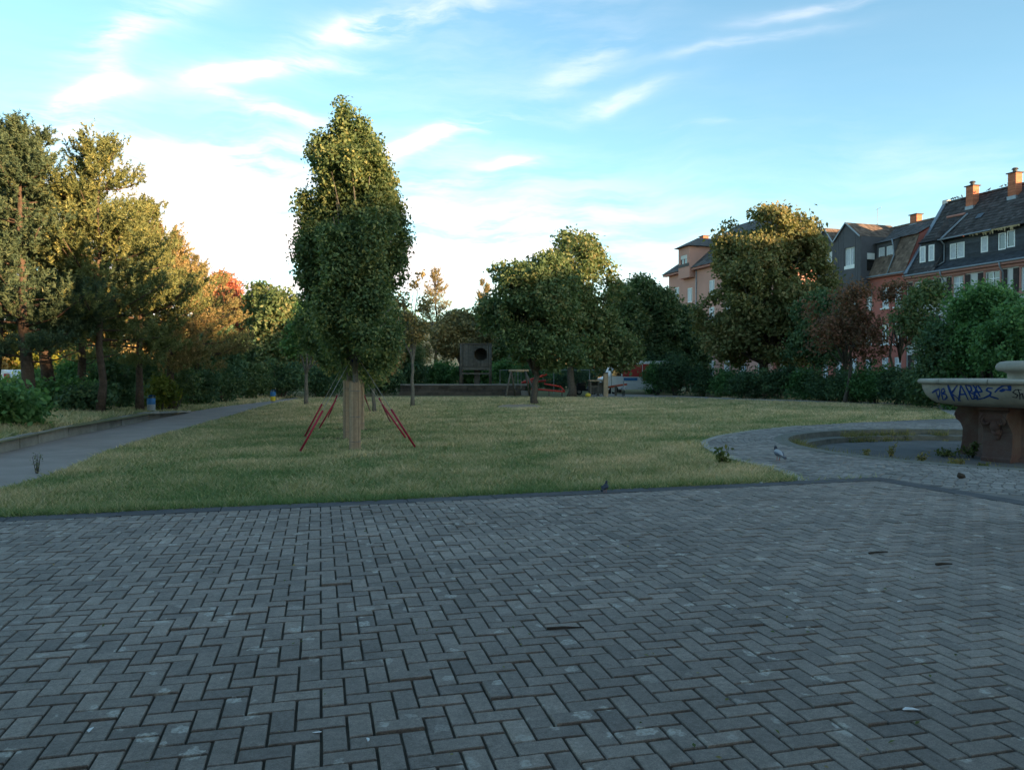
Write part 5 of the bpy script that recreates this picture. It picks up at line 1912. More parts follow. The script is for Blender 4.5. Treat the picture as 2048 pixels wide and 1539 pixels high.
side_prism([(-1.9, .35), (3.0, .35), (3.0, 2.3), (2.9, 2.42), (-.75, 2.42), (-1.0, 2.3), (-1.45, 1.35), (-1.95, 1.12)], -.95, .95, 'body', 'white_paint', dv)
side_prism([(-1.33, 1.32), (-.62, 1.32), (-.62, 2.02), (-1.02, 2.02)], -.965, -.952, 'side_window', 'dark_glass', dv)
MB().box(-.5, .95, -.972, -.952, 1.28, 2.16).build('red_panel', 'red_paint', dv)
MB().box(-.42, .6, -.975, -.953, 1.0, 1.2).build('blue_stripe', 'blue_paint', dv)
MB().box(1.0, 2.95, -.972, -.952, 1.0, 2.2).build('red_panel', 'red_paint', dv)
MB().box(-1.98, -1.86, -.9, .9, .42, .62).build('bumper', 'grey_paint', dv)
for sy in (-.7, .7):
    MB().box(-1.97, -1.93, sy - .14, sy + .14, .82, 1.0).build('headlight', 'glass', dv)
for x in (-1.15, 2.1):
    for sy in (-1, 1):
        w = MB().tube([(x, sy * .98, .33), (x, sy * .72, .33)], .33, 18).build('wheel', 'rubber', dv)
        MB().tube([(x, sy * .99, .33), (x, sy * .981, .33)], .18, 14).build('rim', 'steel', w)
rb = empty('round_sign', (px_loc(1223, 55).x, 55, GZ))
tag(rb, 'pale round backed sign on a thin pole above the van', 'sign')
MB().tube([(0, 0, -.1), (0, 0, 2.7)], .03, 8).build('post', 'steel', rb)
mb = MB()
for k in range(14):
    pass
mb.tube([(0, -.05, 2.32), (0, -.03, 2.32)], .27, 20)
mb.build('plate', 'white_paint', rb)

# dark parked motor scooter beside the stall
sc = empty('motor_scooter', (px_loc(1172, 54).x, 54, GZ), R(20))
tag(sc, 'dark motor scooter parked behind the second maple trunk', 'scooter')
for x in (-.55, .55):
    w = MB().tube([(x, -.05, .24), (x, .05, .24)], .24, 16).build('wheel', 'rubber', sc)
    MB().tube([(x, -.06, .24), (x, -.051, .24)], .13, 12).build('rim', 'steel', w)
side_prism([(-.75, .35), (-.2, .28), (.25, .28), (.4, .8), (.32, .85), (.1, .42), (-.1, .42), (-.15, .72), (-.75, .76)], -.14, .14, 'body', 'black', sc)
MB().tube([(.52, 0, .3), (.36, 0, 1.0)], .03, 7).build('fork', 'steel', sc)
MB().tube([(.36, -.28, 1.02), (.36, .28, 1.02)], .02, 6).build('handlebar', 'black', sc)
MB().cbox(-.7, -.05, -.13, .13, .75, .85, .03).build('seat', 'rubber', sc)
# ------------------------------------------------------------------ row of houses on the right
KS = 1.35
HO = Vector((25.7 * KS, 43 * KS, 0))
HA = math.atan2(-0.952, 0.305)
EX = Vector((math.cos(HA), math.sin(HA), 0))
EY = Vector((-math.sin(HA), math.cos(HA), 0))


def fac(px, py, y=0.0):
    """where the sight line through a point of the view meets the facade plane: (along, up)"""
    d = ray(px, py)
    c = Vector((0, 0, CH))
    t = ((HO - c).dot(EY) + y) / d.dot(EY)
    q = c + d * t
    return (q - HO).dot(EX), q.z


def house_root(name, label):
    o = empty(name, (HO.x, HO.y, 0), HA)
    tag(o, label, 'house', 'houses along the right side')
    return o


def wall_with_openings(name, x0, x1, z0, z1, y, openings, m, parent, depth=.16):
    xs = sorted({x0, x1, *[v for o in openings for v in o[:2] if x0 < v < x1]})
    zs = sorted({z0, z1, *[v for o in openings for v in o[2:] if z0 < v < z1]})
    mb = MB()
    for a, b_ in zip(xs, xs[1:]):
        for c, d in zip(zs, zs[1:]):
            xm, zm = (a + b_) / 2, (c + d) / 2
            if any(o[0] < xm < o[1] and o[2] < zm < o[3] for o in openings):
                continue
            mb.add([(a, y, c), (b_, y, c), (b_, y, d), (a, y, d)], [(0, 1, 2, 3)])
    for (a, b_, c, d) in openings:
        for q in ([(a, c), (b_, c)], [(b_, c), (b_, d)], [(b_, d), (a, d)], [(a, d), (a, c)]):
            (u0, w0), (u1, w1) = q
            mb.add([(u0, y, w0), (u1, y, w1), (u1, y + depth, w1), (u0, y + depth, w0)], [(0, 1, 2, 3)])
    return mb.build(name, m, parent)


def window(parent, o, y, frame='white_paint', mull=1, blind=0.0, curtain=False, depth=.11, fw=.07, transom=False):
    x0, x1, z0, z1 = o
    mb = MB()
    yy = y + depth
    mb.box(x0, x0 + fw, yy - .04, yy + .03, z0, z1)
    mb.box(x1 - fw, x1, yy - .04, yy + .03, z0, z1)
    mb.box(x0 + fw, x1 - fw, yy - .04, yy + .03, z0, z0 + fw)
    mb.box(x0 + fw, x1 - fw, yy - .04, yy + .03, z1 - fw, z1)
    for k in range(mull):
        xm = x0 + (x1 - x0) * (k + 1) / (mull + 1)
        mb.box(xm - fw * .55, xm + fw * .55, yy - .045, yy + .02, z0 + fw, z1 - fw)
    if transom:
        zm = z0 + (z1 - z0) * .68
        mb.box(x0 + fw, x1 - fw, yy - .05, yy + .02, zm - fw * .5, zm + fw * .5)
    w = mb.build('window', frame, parent)
    for k in range(mull + 1):
        a = x0 + (x1 - x0) * k / (mull + 1) + fw * .6
        b_ = x0 + (x1 - x0) * (k + 1) / (mull + 1) - fw * .6
        MB().box(a, b_, yy, yy + .012, z0 + fw, z1 - fw).build('pane', 'glass', w)
        if curtain:
            c = MB()
            c.box(a, a + (b_ - a) * (.9 if k % 2 == 0 else .55), yy - .012, yy - .004, z0 + fw, z1 - fw)
            c.build('curtain', 'curtain', w)
    if blind:
        MB().box(x0 + fw * .3, x1 - fw * .3, yy - .07, yy - .045, z1 - (z1 - z0) * blind, z1 - .02).build('blind', 'blind', w)
    return w


def tiled(name, quad, m, parent, tw=.26, th=.36, lift=.035, seed=1):
    """roof slope from eave edge (a-b) to ridge edge (d-c), laid with single tiles"""
    a, b_, c, d = [Vector(q) for q in quad]
    W = max((b_ - a).length, (c - d).length)
    Hh = ((d - a).length + (c - b_).length) / 2
    nr = max(2, int(Hh / th))
    nrm = (b_ - a).cross(d - a).normalized()
    if nrm.z < 0:
        nrm = -nrm
    r_ = random.Random(seed)
    mb = MB()
    mb.add([a - nrm * .01, b_ - nrm * .01, c - nrm * .01, d - nrm * .01], [(0, 1, 2, 3)], .3)
    for i in range(nr):
        v0, v1 = i / nr, (i + 1.12) / nr
        l0, r0 = a.lerp(d, v0), b_.lerp(c, v0)
        l1, r1 = a.lerp(d, min(v1, 1)), b_.lerp(c, min(v1, 1))
        nt = max(1, int((r0 - l0).length / tw))
        for k in range(nt):
            u0, u1 = k / nt, (k + .94) / nt
            j = r_.gauss(0, .006)
            p = [l0.lerp(r0, u0) + nrm * (lift + j), l0.lerp(r0, u1) + nrm * (lift + j), l1.lerp(r1, u1) + nrm * .008, l1.lerp(r1, u0) + nrm * .008]
            q = [l0.lerp(r0, u0), l0.lerp(r0, u1)]
            mb.add([*p, *q], [(0, 1, 2, 3), (4, 5, 1, 0)], min(1, max(0, r_.gauss(.5, .28))))
    o = mb.build(name, m, parent)
    o['kind'] = 'stuff'
    return o


def ridge_tiles(p, q, m, parent, rad=.13):
    p, q = Vector(p), Vector(q)
    L_ = (q - p).length
    mb = MB()
    n = max(2, int(L_ / .4))
    for k in range(n):
        mb.tube([p.lerp(q, k / n), p.lerp(q, (k + 1.05) / n)], [rad, rad * .85], 8, tone=rnd.random())
    mb.build('ridge_tiles', m, parent)['kind'] = 'stuff'


def chimney(parent, x, y, z0, z1, w, d, mcol='brick_red', pot=True):
    mb = MB()
    n = int((z1 - z0) / .09)
    for k in range(n):
        za, zb = z0 + (z1 - z0) * k / n, z0 + (z1 - z0) * (k + 1) / n
        e = .004 if k % 2 else 0
        mb.box(x - w / 2 + e, x + w / 2 - e, y - d / 2 + e, y + d / 2 - e, za, zb, tone=rnd.random())
    ch = mb.build('chimney', mcol, parent)
    MB().box(x - w / 2 - .1, x + w / 2 + .1, y - d / 2 - .1, y + d / 2 + .1, z1 + .001, z1 + .07).build('cap', 'roof_grey', ch)
    if pot:
        MB().tube([(x, y, z1 + .07), (x, y, z1 + .3), (x, y, z1 + .32), (x, y, z1 + .42)], [.16, .15, .24, .16], 12).build('pot', 'roof_grey', ch)
    MB().box(x - w / 2 - .04, x + w / 2 + .04, y - d / 2 - .05, y + d / 2 + .04, z0 - .05, z0 + .3).build('flashing', 'zinc', ch)
    return ch


# ---- white house with slate dormer
WX0, WX1 = -6.25, 16.0
wh = house_root('white_house', 'white stuccoed house with slate clad dormer storey and dark tiled roof at right')
ZE = 9.5
ops = []
wins = []
for (xa_, xb_) in ((-5.5, -4.75), (-4.2, -3.45), (-1.72, -.8), (1.05, 2.25), (3.9, 5.1), (6.8, 8.0), (9.8, 11.0), (12.6, 13.8)):
    for (za, zb) in ((7.25, 8.95), (4.25, 6.05), (1.2, 3.0)):
        ops.append((xa_, xb_, za, zb))
wall_with_openings('wall', WX0, WX1, 0, ZE - .45, 0, ops, 'stucco_white', wh)
for i, o in enumerate(ops):
    window(wh, o, 0, mull=1, curtain=i % 2 == 0, transom=True)
    x0, x1, z0, z1 = o
    t = MB()
    t.box(x0 - .14, x0, -.05, .02, z0 - .02, z1 + .14)
    t.box(x1, x1 + .14, -.05, .02, z0 - .02, z1 + .14)
    t.box(x0, x1, -.05, .02, z1, z1 + .14)
    t.build('window_surround', 'trim_red', wh)
    MB().box(x0 - .2, x1 + .2, -.11, .02, z0 - .16, z0 - .021).build('window_sill', 'trim_red', wh)
    sw_ = .42
    for (sa, sb) in ((x0 - .16 - sw_, x0 - .16), (x1 + .16, x1 + .16 + sw_)):
        if x0 < -3 and sa < x0 and i > 2:
            continue
        s = MB()
        s.box(sa, sb, -.085, -.045, z0, z1)
        for k in range(12):
            zz_ = z0 + (z1 - z0) * (k + .5) / 12
            s.box(sa + .05, sb - .05, -.10, -.086, zz_ - .03, zz_ + .035, tone=rnd.random())
        s.build('shutter', 'shutter', wh)
MB().box(WX0, WX1, -.06, .0, .0, .9).build('plinth', 'trim_red', wh)
MB().box(WX0, WX1, -.16, .05, ZE - .45, ZE - .22).build('frieze', 'trim_red', wh)
MB().box(WX0, WX1, -.42, .1, ZE - .22, ZE - .06).build('cornice', 'trim_red', wh)
MB().tube([(WX0, -.48, ZE + .0), (WX1, -.48, ZE + .0)], .075, 8).build('gutter', 'zinc', wh)
# slate skirt, clad dormer wall, upper roof
DX0 = -3.3
DY, DZ0, DZ1 = .75, 10.28, 12.05
RY, RZ = 3.9, 15.75
tiled('slate_skirt', [(WX0, -.42, ZE), (WX1, -.42, ZE), (WX1, DY, DZ0), (WX0, DY, DZ0)], 'slate', wh, .28, .22, .02, 3)
dops = []
for (pa, pb) in (((1900, 488), (1913, 517)), ((1914, 485), (1929, 514)), ((1962, 474), (1976, 503)), ((1997, 467), (2012, 498)), ((2014, 462), (2030, 493))):
    xa_, za = fac(*pa, DY)
    xb_, zb = fac(*pb, DY)
    dops.append((xa_, xb_, zb, min(za, DZ1 - .18)))
dops += [(4.6, 5.3, 10.6, 11.8), (6.2, 6.9, 10.6, 11.8), (8.8, 9.5, 10.6, 11.8)]
wall_with_openings('dormer_wall', DX0, WX1, DZ0 - .05, DZ1, DY, dops, 'slate', wh)
for i, o in enumerate(dops):
    window(wh, o, DY, mull=0, curtain=i in (0, 1, 2), depth=.03, fw=.085)
# slate courses on the dormer wall
mb = MB()
for k in range(9):
    z0 = DZ0 + (DZ1 - DZ0) * k / 9
    cuts = [DX0]
    for o in sorted(dops):
        if o[2] - .08 < z0 + .1 < o[3] + .05:
            cuts += [o[0] - .06, o[1] + .06]
    cuts.append(WX1)
    for a, b_ in zip(cuts[::2], cuts[1::2]):
        mb.add([(a, DY - .03, z0), (b_, DY - .03, z0), (b_, DY - .006, z0 + (DZ1 - DZ0) / 9), (a, DY - .006, z0 + (DZ1 - DZ0) / 9), (a, DY, z0), (b_, DY, z0)], [(0, 1, 2, 3), (4, 5, 1, 0)], rnd.random())
mb.build('slate_courses', 'slate', wh)['kind'] = 'stuff'
MB().add([(DX0, DY, DZ0 - .1), (DX0, DY, DZ1), (DX0, 1.5, DZ1)], [(0, 1, 2)]).build('dormer_cheek', 'slate', wh)
tiled('upper_roof', [(DX0 - .1, .25, DZ1), (WX1, .25, DZ1), (WX1, RY, RZ), (DX0 - .1, RY, RZ)], 'roof_dark', wh, .27, .36, .04, 4)
MB().tube([(DX0 - .1, .18, DZ1 + .0), (1.3, .18, DZ1 + .0)], .06, 8).build('gutter', 'zinc', wh)
tiled('main_roof', [(WX0, -.3, ZE + .1), (DX0, -.3, ZE + .1), (DX0, RY, RZ), (WX0, RY, RZ)], 'roof_dark', wh, .27, .36, .04, 5)
mb = MB()
mb.add([(WX0, RY, RZ), (WX1, RY, RZ), (WX1, 9, ZE), (WX0, 9, ZE)], [(0, 1, 2, 3)])
mb.build('rear_roof', 'roof_dark', wh)
mb = MB()
mb.add([(WX1, 0, 0), (WX1, 9, 0), (WX1, 9, ZE), (WX1, RY, RZ), (WX1, .3, DZ1), (WX1, 0, ZE)], [(0, 1, 2, 3, 4, 5)])
mb.add([(WX0, 9, 0), (WX1, 9, 0), (WX1, 9, ZE), (WX0, 9, ZE)], [(0, 1, 2, 3)])
mb.build('rear_wall', 'stucco_white', wh)
ridge_tiles((WX0 + .1, RY, RZ + .05), (WX1, RY, RZ + .05), 'roof_dark', wh)
# verge flashing at the left end, pale ridge stone
MB().beam((WX0 + .12, -.35, ZE + .18), (WX0 + .12, RY, RZ + .16), .34, .10).build('verge_flashing', 'zinc', wh)
MB().cbox(WX0 - .05, WX0 + .45, RY - .25, RY + .25, RZ - .05, RZ + .28, .04).build('ridge_stone', 'stucco_white', wh)
# faceted corner dormer with its own pointed roof
bx0, bx1 = -5.35, -3.15
bay = [(bx0, 1.2), (bx0 + .45, .05), (bx1 - .45, .05), (bx1, 1.2)]
mb = MB()
for a, b_ in zip(bay, bay[1:]):
    mb.add([(a[0], a[1], 9.95), (b_[0], b_[1], 9.95), (b_[0], b_[1], 12.0), (a[0], a[1], 12.0)], [(0, 1, 2, 3)], .4)
bayo = mb.build('bay_dormer', 'slate', wh)
for (a, b_) in ((-4.98, -4.42), (-4.10, -3.58)):
    window(wh, (a, b_, 10.45, 11.75), -.08, mull=0, curtain=True, depth=.11, fw=.085)
ap = (-4.15, 1.9, 14.1)
mb = MB()
rim_ = [(bx0 - .2, 1.5), (bx0 + .35, -.2), (bx1 - .35, -.2), (bx1 + .2, 1.5)]
for a, b_ in zip(rim_, rim_[1:]):
    A_, B_, C_ = Vector((a[0], a[1], 11.98)), Vector((b_[0], b_[1], 11.98)), Vector(ap)
    for k in range(8):
        p0, p1 = A_.lerp(C_, k / 8), B_.lerp(C_, k / 8)
        q0, q1 = A_.lerp(C_, (k + 1.1) / 8 if k < 7 else 1), B_.lerp(C_, (k + 1.1) / 8 if k < 7 else 1)
        up_ = Vector((0, -.03, .03))
        mb.add([p0 + up_, p1 + up_, q1, q0], [(0, 1, 2, 3)], rnd.random())
mb.build('bay_roof', 'roof_dark', wh)
MB().add([(rim_[0][0], rim_[0][1], 11.97), (rim_[1][0], rim_[1][1], 11.97), (rim_[2][0], rim_[2][1], 11.97), (rim_[3][0], rim_[3][1], 11.97)], [(0, 1, 2, 3)]).build('bay_soffit', 'slate', wh)
MB().tube([ap, (-2.75, 2.25, 14.15)], .1, 7, tone=.9).build('bay_ridge', 'trim_red', wh)
MB().beam((-3.0, .1, 12.12), (-2.45, 2.15, 14.1), .16, .08).build('valley_flashing', 'zinc', wh)
# ragged tan fringe under the upper eave
mb = MB()
x = -.6
while x < 3.4:
    w = rnd.uniform(.06, .16)
    hgt = rnd.choice((.08, .12, .2, .32, .15))
    mb.add([(x, .23, DZ1 + .02), (x + w, .23, DZ1 + .02), (x + w * .8, .24, DZ1 - hgt), (x + w * .3, .24, DZ1 - hgt * .8), (x, .31, DZ1 + .02), (x + w, .31, DZ1 + .02), (x + w * .8, .3, DZ1 - hgt), (x + w * .3, .3, DZ1 - hgt * .8)],
           [(0, 1, 2, 3), (7, 6, 5, 4), (0, 3, 7, 4), (1, 5, 6, 2)])
    x += w * .9
mb.build('eave_fringe', 'tan_fringe', wh)
# skylight, downpipes, chimneys
sx_, sz_ = fac(1948, 437, 2.2)
sl_ = Vector((0, RY - .25, RZ - DZ1)).normalized()
def on_roof(x, y):
    return Vector((x, y, DZ1 + (y - .25) / (RY - .25) * (RZ - DZ1)))
q0, q1 = on_roof(-1.2, 1.5), on_roof(-1.2, 1.9)
MB().add([q0 + Vector((0, -.06, .09)), q0 + Vector((.55, -.06, .09)), q1 + Vector((.55, -.06, .09)), q1 + Vector((0, -.06, .09))], [(0, 1, 2, 3)]).build('skylight', 'glass', wh)
for x in (-2.55, 2.55):
    MB().tube([(x, -.5, ZE), (x, -.42, ZE - .35), (x, -.09, ZE - .75), (x, -.09, .1)], .055, 8).build('downpipe', 'zinc', wh, smooth=True)
MB().tube([(DX0 + .1, .2, DZ1), (DX0 + .1, .62, DZ1 - .35), (DX0 + .1, .62, DZ0 + .05), (DX0 - .6, -.3, ZE + .12)], .05, 7).build('downpipe', 'zinc', wh, smooth=True)
for (pa, pt_, w) in (((1945, 425), 373, .66), ((2030, 392), 347, .66)):
    y = 3.0
    xx, zt_ = fac(pa[0], pt_, y)
    chimney(wh, xx, y, on_roof(0, y).z - .35, zt_, w, .62)
chimney(wh, 8.0, 3.0, on_roof(0, 3.0).z - .3, 17.0, .66, .62)

# birds along the ridge
CROWS = ['leftmost dark bird on the white house ridge, by its pale end stone', 'second dark bird from the left on the white house ridge', 'third dark bird from the left on the white house ridge',
         'fourth dark bird from the left on the white house ridge', 'dark bird nearest the left chimney on the white house ridge', 'lone dark bird midway between the two chimneys',
         'first of three dark birds just left of the right chimney', 'middle of three dark birds just left of the right chimney', 'last of three dark birds, closest to the right chimney']
for i, px in enumerate((1903, 1907, 1911, 1916, 1924, 1978, 2003, 2011, 2018)):
    x, _ = fac(px, 395, RY)
    w = HO + EX * x + EY * RY
    bird('crow', CROWS[i], (w.x, w.y, RZ + .16), HA + (i * 1.3), .3, 'crow', 'crow', 'birds on the roof ridge', 'bird', parts=False)

# ---- red house
RX0, RX1 = -17.2, WX0 - .02
rh = house_root('red_house', 'red stuccoed house with grey double gabled dormer and brown mansard roof')
RZE = 9.75
ops = []
for xa_ in (-16.4, -14.6, -12.7, -10.9, -9.0, -7.6):
    for za in (7.1, 4.0, 1.1):
        ops.append((xa_, xa_ + .78, za, za + 1.75))
wall_with_openings('wall', RX0, RX1, 0, RZE, 0, ops, 'stucco_red', rh)
for i, o in enumerate(ops):
    window(rh, o, 0, mull=1, curtain=i % 3 != 1, transom=True, fw=.09)
    MB().box(o[0] - .1, o[1] + .1, -.1, .02, o[2] - .12, o[2] - .01).build('window_sill', 'white_paint', rh)
MB().box(RX0, RX1, -.35, .1, RZE, RZE + .12).build('cornice', 'trim_red', rh)
MB().tube([(RX0, -.4, RZE + .13), (RX1, -.4, RZE + .13)], .07, 8).build('gutter', 'zinc', rh)
MY, MZ, UY, UZ = 1.3, 13.15, 4.2, 14.75
tiled('mansard', [(RX0, -.25, RZE + .12), (RX1, -.25, RZE + .12), (RX1, MY, MZ), (RX0, MY, MZ)], 'roof_brown', rh, .27, .3, .03, 6)
tiled('upper_roof', [(RX0, MY - .25, MZ - .02), (RX1, MY - .25, MZ - .02), (RX1, UY, UZ), (RX0, UY, UZ)], 'roof_grey', rh, .27, .36, .03, 7)
mb = MB()
mb.add([(RX0, UY, UZ), (RX1, UY, UZ), (RX1, 12, RZE), (RX0, 12, RZE)], [(0, 1, 2, 3)])
mb.build('rear_roof', 'roof_brown', rh)
for x in (RX0, RX1):
    mb = MB()
    mb.add([(x, 0, 0), (x, 12, 0), (x, 12, RZE), (x, UY, UZ - .03), (x, MY, MZ - .03), (x, -.2, RZE)], [(0, 1, 2, 3, 4, 5)])
    mb.build('gable_wall', 'stucco_red', rh)
ridge_tiles((RX0, UY, UZ + .05), (RX1, UY, UZ + .05), 'roof_brown', rh)
# double gabled dormer
GY = -1.0
pts_ = [fac(*p, GY) for p in ((1650, 457), (1668, 478), (1693, 444), (1722, 478))]
gx0 = pts_[0][0] - (pts_[1][0] - pts_[0][0])
zv = (pts_[1][1] + pts_[3][1]) / 2
za_ = (pts_[0][1] + pts_[2][1]) / 2
xs_ = [gx0, pts_[0][0], pts_[1][0], pts_[2][0], pts_[3][0]]
gw = [fac(*p, GY) for p in ((1645, 506), (1664, 536), (1689, 497), (1709, 529))]
gops = [(gw[0][0], gw[1][0], gw[1][1], gw[0][1]), (gw[2][0], gw[3][0], gw[3][1], gw[2][1])]
db = RZE - 1.4
wall_with_openings('dormer_front', xs_[0], xs_[4], db, zv, GY, gops, 'cladding', rh, .22)
mb = MB()
mb.add([(xs_[0], GY, zv), (xs_[2], GY, zv), (xs_[1], GY, za_)], [(0, 1, 2)])
mb.add([(xs_[2], GY, zv), (xs_[4], GY, zv), (xs_[3], GY, za_)], [(0, 1, 2)])
for x in (xs_[0], xs_[4]):
    mb.add([(x, GY, db), (x, 2.0, db), (x, 2.0, zv), (x, GY, zv)], [(0, 1, 2, 3)])
mb.add([(xs_[0], GY, db), (xs_[4], GY, db), (xs_[4], .2, db), (xs_[0], .2, db)], [(0, 1, 2, 3)])
mb.build('dormer_gables', 'cladding', rh)
mb = MB()
x = xs_[0] + .3
while x < xs_[4]:
    f0 = 0
    for a, b_, c in ((0, 1, 2), (2, 3, 4)):
        if xs_[a] <= x <= xs_[c]:
            ztop_ = zv + (za_ - zv) * (1 - abs(x - xs_[b_]) / (xs_[b_] - xs_[a] if x < xs_[b_] else xs_[c] - xs_[b_]))
    if not any(o[0] - .05 < x < o[1] + .05 for o in gops):
        mb.box(x - .012, x + .012, GY - .018, GY - .001, db, ztop_ - .05)
    x += .3
mb.build('cladding_seams', 'cladding', rh)['kind'] = 'stuff'
for (a, b_, c) in ((0, 1, 2), (2, 3, 4)):
    for (i, s) in ((a, -1), (c, 1)):
        tiled('dormer_roof', [(xs_[i], GY - .12, zv), (xs_[i], 4.0, zv), (xs_[b_], 4.0, za_), (xs_[b_], GY - .12, za_)] if s > 0 else [(xs_[i], 4.0, zv), (xs_[i], GY - .12, zv), (xs_[b_], GY - .12, za_), (xs_[b_], 4.0, za_)], 'roof_brown', rh, .27, .33, .03, 8 + i)
        MB().beam((xs_[i], GY - .15, zv - .02), (xs_[b_], GY - .15, za_ - .02), .06, .11).build('verge_board', 'zinc', rh)
window(rh, gops[0], GY, mull=0, blind=.97, depth=.12)
window(rh, gops[1], GY, mull=1, curtain=True, depth=.16)
MB().box(gops[1][0], gops[1][1], GY - .02, GY + .04, gops[1][2] - .3, gops[1][2]).build('window_sill', 'white_paint', rh)
# side window in the dormer's right cheek and the small dormer beside it
dx = xs_[4] + .012
MB().box(dx - .01, dx + .03, -.35, .45, RZE + .75, RZE + 2.3).build('side_window', 'dark_glass', rh)
MB().box(dx - .008, dx + .035, -.35, .45, RZE + 1.75, RZE + 2.3).build('side_blind', 'blind', rh)
s0, s1 = xs_[4] + .15, fac(1789, 500, .6)[0]
w0 = fac(1752, 489, .6), fac(1768, 513, .6)
sops = [(s0 + .25, s0 + .25 + (s1 - s0) * .34, 11.15, 12.45), (s0 + (s1 - s0) * .58, s1 - .12, 11.15, 12.45)]
wall_with_openings('small_dormer', s0, s1, 10.6, 12.85, .55, sops, 'cladding', rh)
for o in sops:
    window(rh, o, .55, mull=0, curtain=True, depth=.06, fw=.06)
mb = MB()
mb.add([(s0 - .1, .25, 12.85), (s1 + .15, .25, 12.85), (s1 + .15, MY + 1.4, 13.8), (s0 - .1, MY + 1.4, 13.8)], [(0, 1, 2, 3)])
mb.add([(s1, .55, 10.6), (s1, MY, 13.2), (s1, .55, 12.85)], [(0, 1, 2)])
mb.build('small_dormer_roof', 'roof_grey', rh)
MB().tube([(s1 + .1, .2, 12.95), (s1 + .1, .35, 12.4), (s1 + .1, .45, 11.6), (s1 + .12, -.3, RZE + .2)], .05, 7).build('downpipe', 'zinc', rh, smooth=True)
cx_, cz_ = fac(1832, 430, 4.4)
chimney(rh, cx_, 4.4, UZ - .3, cz_, .75, .6, pot=False)
# aerial
ax_, az_ = fac(1755, 416, 3.2)
an = empty('roof_aerial', (HO + EX * ax_ + EY * 3.2)[:2] + (13.9,), HA)
tag(an, 'thin television aerial on the brown roof of the red house', 'aerial')
hA = az_ - 13.9
MB().tube([(0, 0, -.4), (0, 0, hA)], .022, 6).build('mast', 'steel', an)
MB().tube([(-1.05, -.1, hA * .42), (.15, 0, hA * .48)], .016, 5).build('boom', 'steel', an)
for k in range(6):
    u = -1.0 + k * .2
    MB().tube([(u, -.22, hA * .43 + (u + 1) * .05), (u, .12, hA * .43 + (u + 1) * .05)], .01, 4).build('element', 'steel', an)
MB().tube([(-.2, 0, hA * .95), (.45, 0, hA * .99)], .012, 5).build('boom', 'steel', an)

# ---- pink house behind the chestnut
PX0, PX1 = -45.9, -24.0
ph = house_root('pink_house', 'tall pink stuccoed house with hipped roof behind the chestnut')
PZE = fac(1337, 549)[1]
ops = []
for k, xa_ in enumerate((-44.4, -41.2, -36.2, -33.0, -29.8, -26.6)):
    for za in (1.2, 4.4, 7.6, 10.8):
        if k == 1 and za == 10.8:
            za = 10.4
        ops.append((xa_, xa_ + 1.15, za, za + 1.8))
wall_with_openings('wall', PX0, PX1, 0, PZE, 0, ops, 'stucco_pink', ph)
for i, o in enumerate(ops):
    window(ph, o, 0, mull=1, curtain=True, depth=.08, fw=.10, blind=.3 if i % 4 == 0 else 0)
for x in (PX0, PX1):
    MB().add([(x, 0, 0), (x, 12, 0), (x, 12, PZE), (x, 0, PZE)], [(0, 1, 2, 3)]).build('side_wall', 'stucco_pink', ph)
PZR = PZE + 5.6
tiled('front_roof', [(PX0 - .7, -.7, PZE - .05), (PX1 + .7, -.7, PZE - .05), (PX1 - 6.2, 6, PZR), (PX0 + 6.2, 6, PZR)], 'roof_grey', ph, .5, .5, .03, 11)
mb = MB()
mb.add([(PX0 - .7, -.7, PZE - .05), (PX0 + 6.2, 6, PZR), (PX0 - .7, 12.7, PZE - .05)], [(0, 1, 2)])
mb.add([(PX0 + 6.2, 6, PZR), (PX1 - 6.2, 6, PZR), (PX1 + .7, 12.7, PZE), (PX0 - .7, 12.7, PZE)], [(0, 1, 2, 3)])
mb.add([(PX1 + .7, -.7, PZE - .05), (PX1 + .7, 12.7, PZE - .05), (PX1 - 6.2, 6, PZR)], [(0, 1, 2)])
mb.build('hip_roof', 'roof_grey', ph)
MB().box(PX0 - .6, PX1, -.6, .02, PZE - .30, PZE - .1).build('eave_board', 'trim_red', ph)
b0, z1_ = fac(1357, 498, -.8)
b1, _ = fac(1379, 498, -.8)
_, z0_ = fac(1368, 556, -.8)
bop = [fac(1361, 512, -.8), fac(1374, 528, -.8)]
bo = (bop[0][0], bop[1][0], bop[1][1], bop[0][1])
wall_with_openings('bay_front', b0, b1, z0_, z1_, -.8, [bo], 'stucco_pink', ph)
window(ph, bo, -.8, mull=1, frame='trim_red', blind=.4)
mb = MB()
for x in (b0, b1):
    mb.add([(x, -.8, z0_), (x, 3, z0_), (x, 3, z1_), (x, -.8, z1_)], [(0, 1, 2, 3)])
mb.add([(b0, -.8, z0_), (b1, -.8, z0_), (b1, 0, z0_), (b0, 0, z0_)], [(0, 1, 2, 3)])
mb.build('bay_side', 'stucco_pink', ph)
MB().box(b0 + .1, b1 - .1, -.86, -.8, z0_ + (z1_ - z0_) * .36, z0_ + (z1_ - z0_) * .46).build('bay_band', 'roof_grey', ph)
mb = MB()
mb.add([(b0 - .5, -1.3, z1_), (b1 + .5, -1.3, z1_), (b1 + .5, 3, z1_), (b0 - .5, 3, z1_), ((b0 + b1) / 2, 1.2, z1_ + 1.3), ((b0 + b1) / 2, 4, z1_ + 1.3)], [(0, 1, 4), (1, 2, 5, 4), (3, 0, 4, 5), (3, 2, 1, 0)])
mb.build('bay_roof', 'roof_grey', ph)
cx_, cz_ = fac(1408, 473, 5)
chimney(ph, cx_, 5.0, PZR - 1.6, cz_, 1.0, .8, pot=False)
MB().tube([(b1 + .35, -.06, PZE - .3), (b1 + .35, -.06, 0)], .07, 7).build('downpipe', 'zinc', ph)
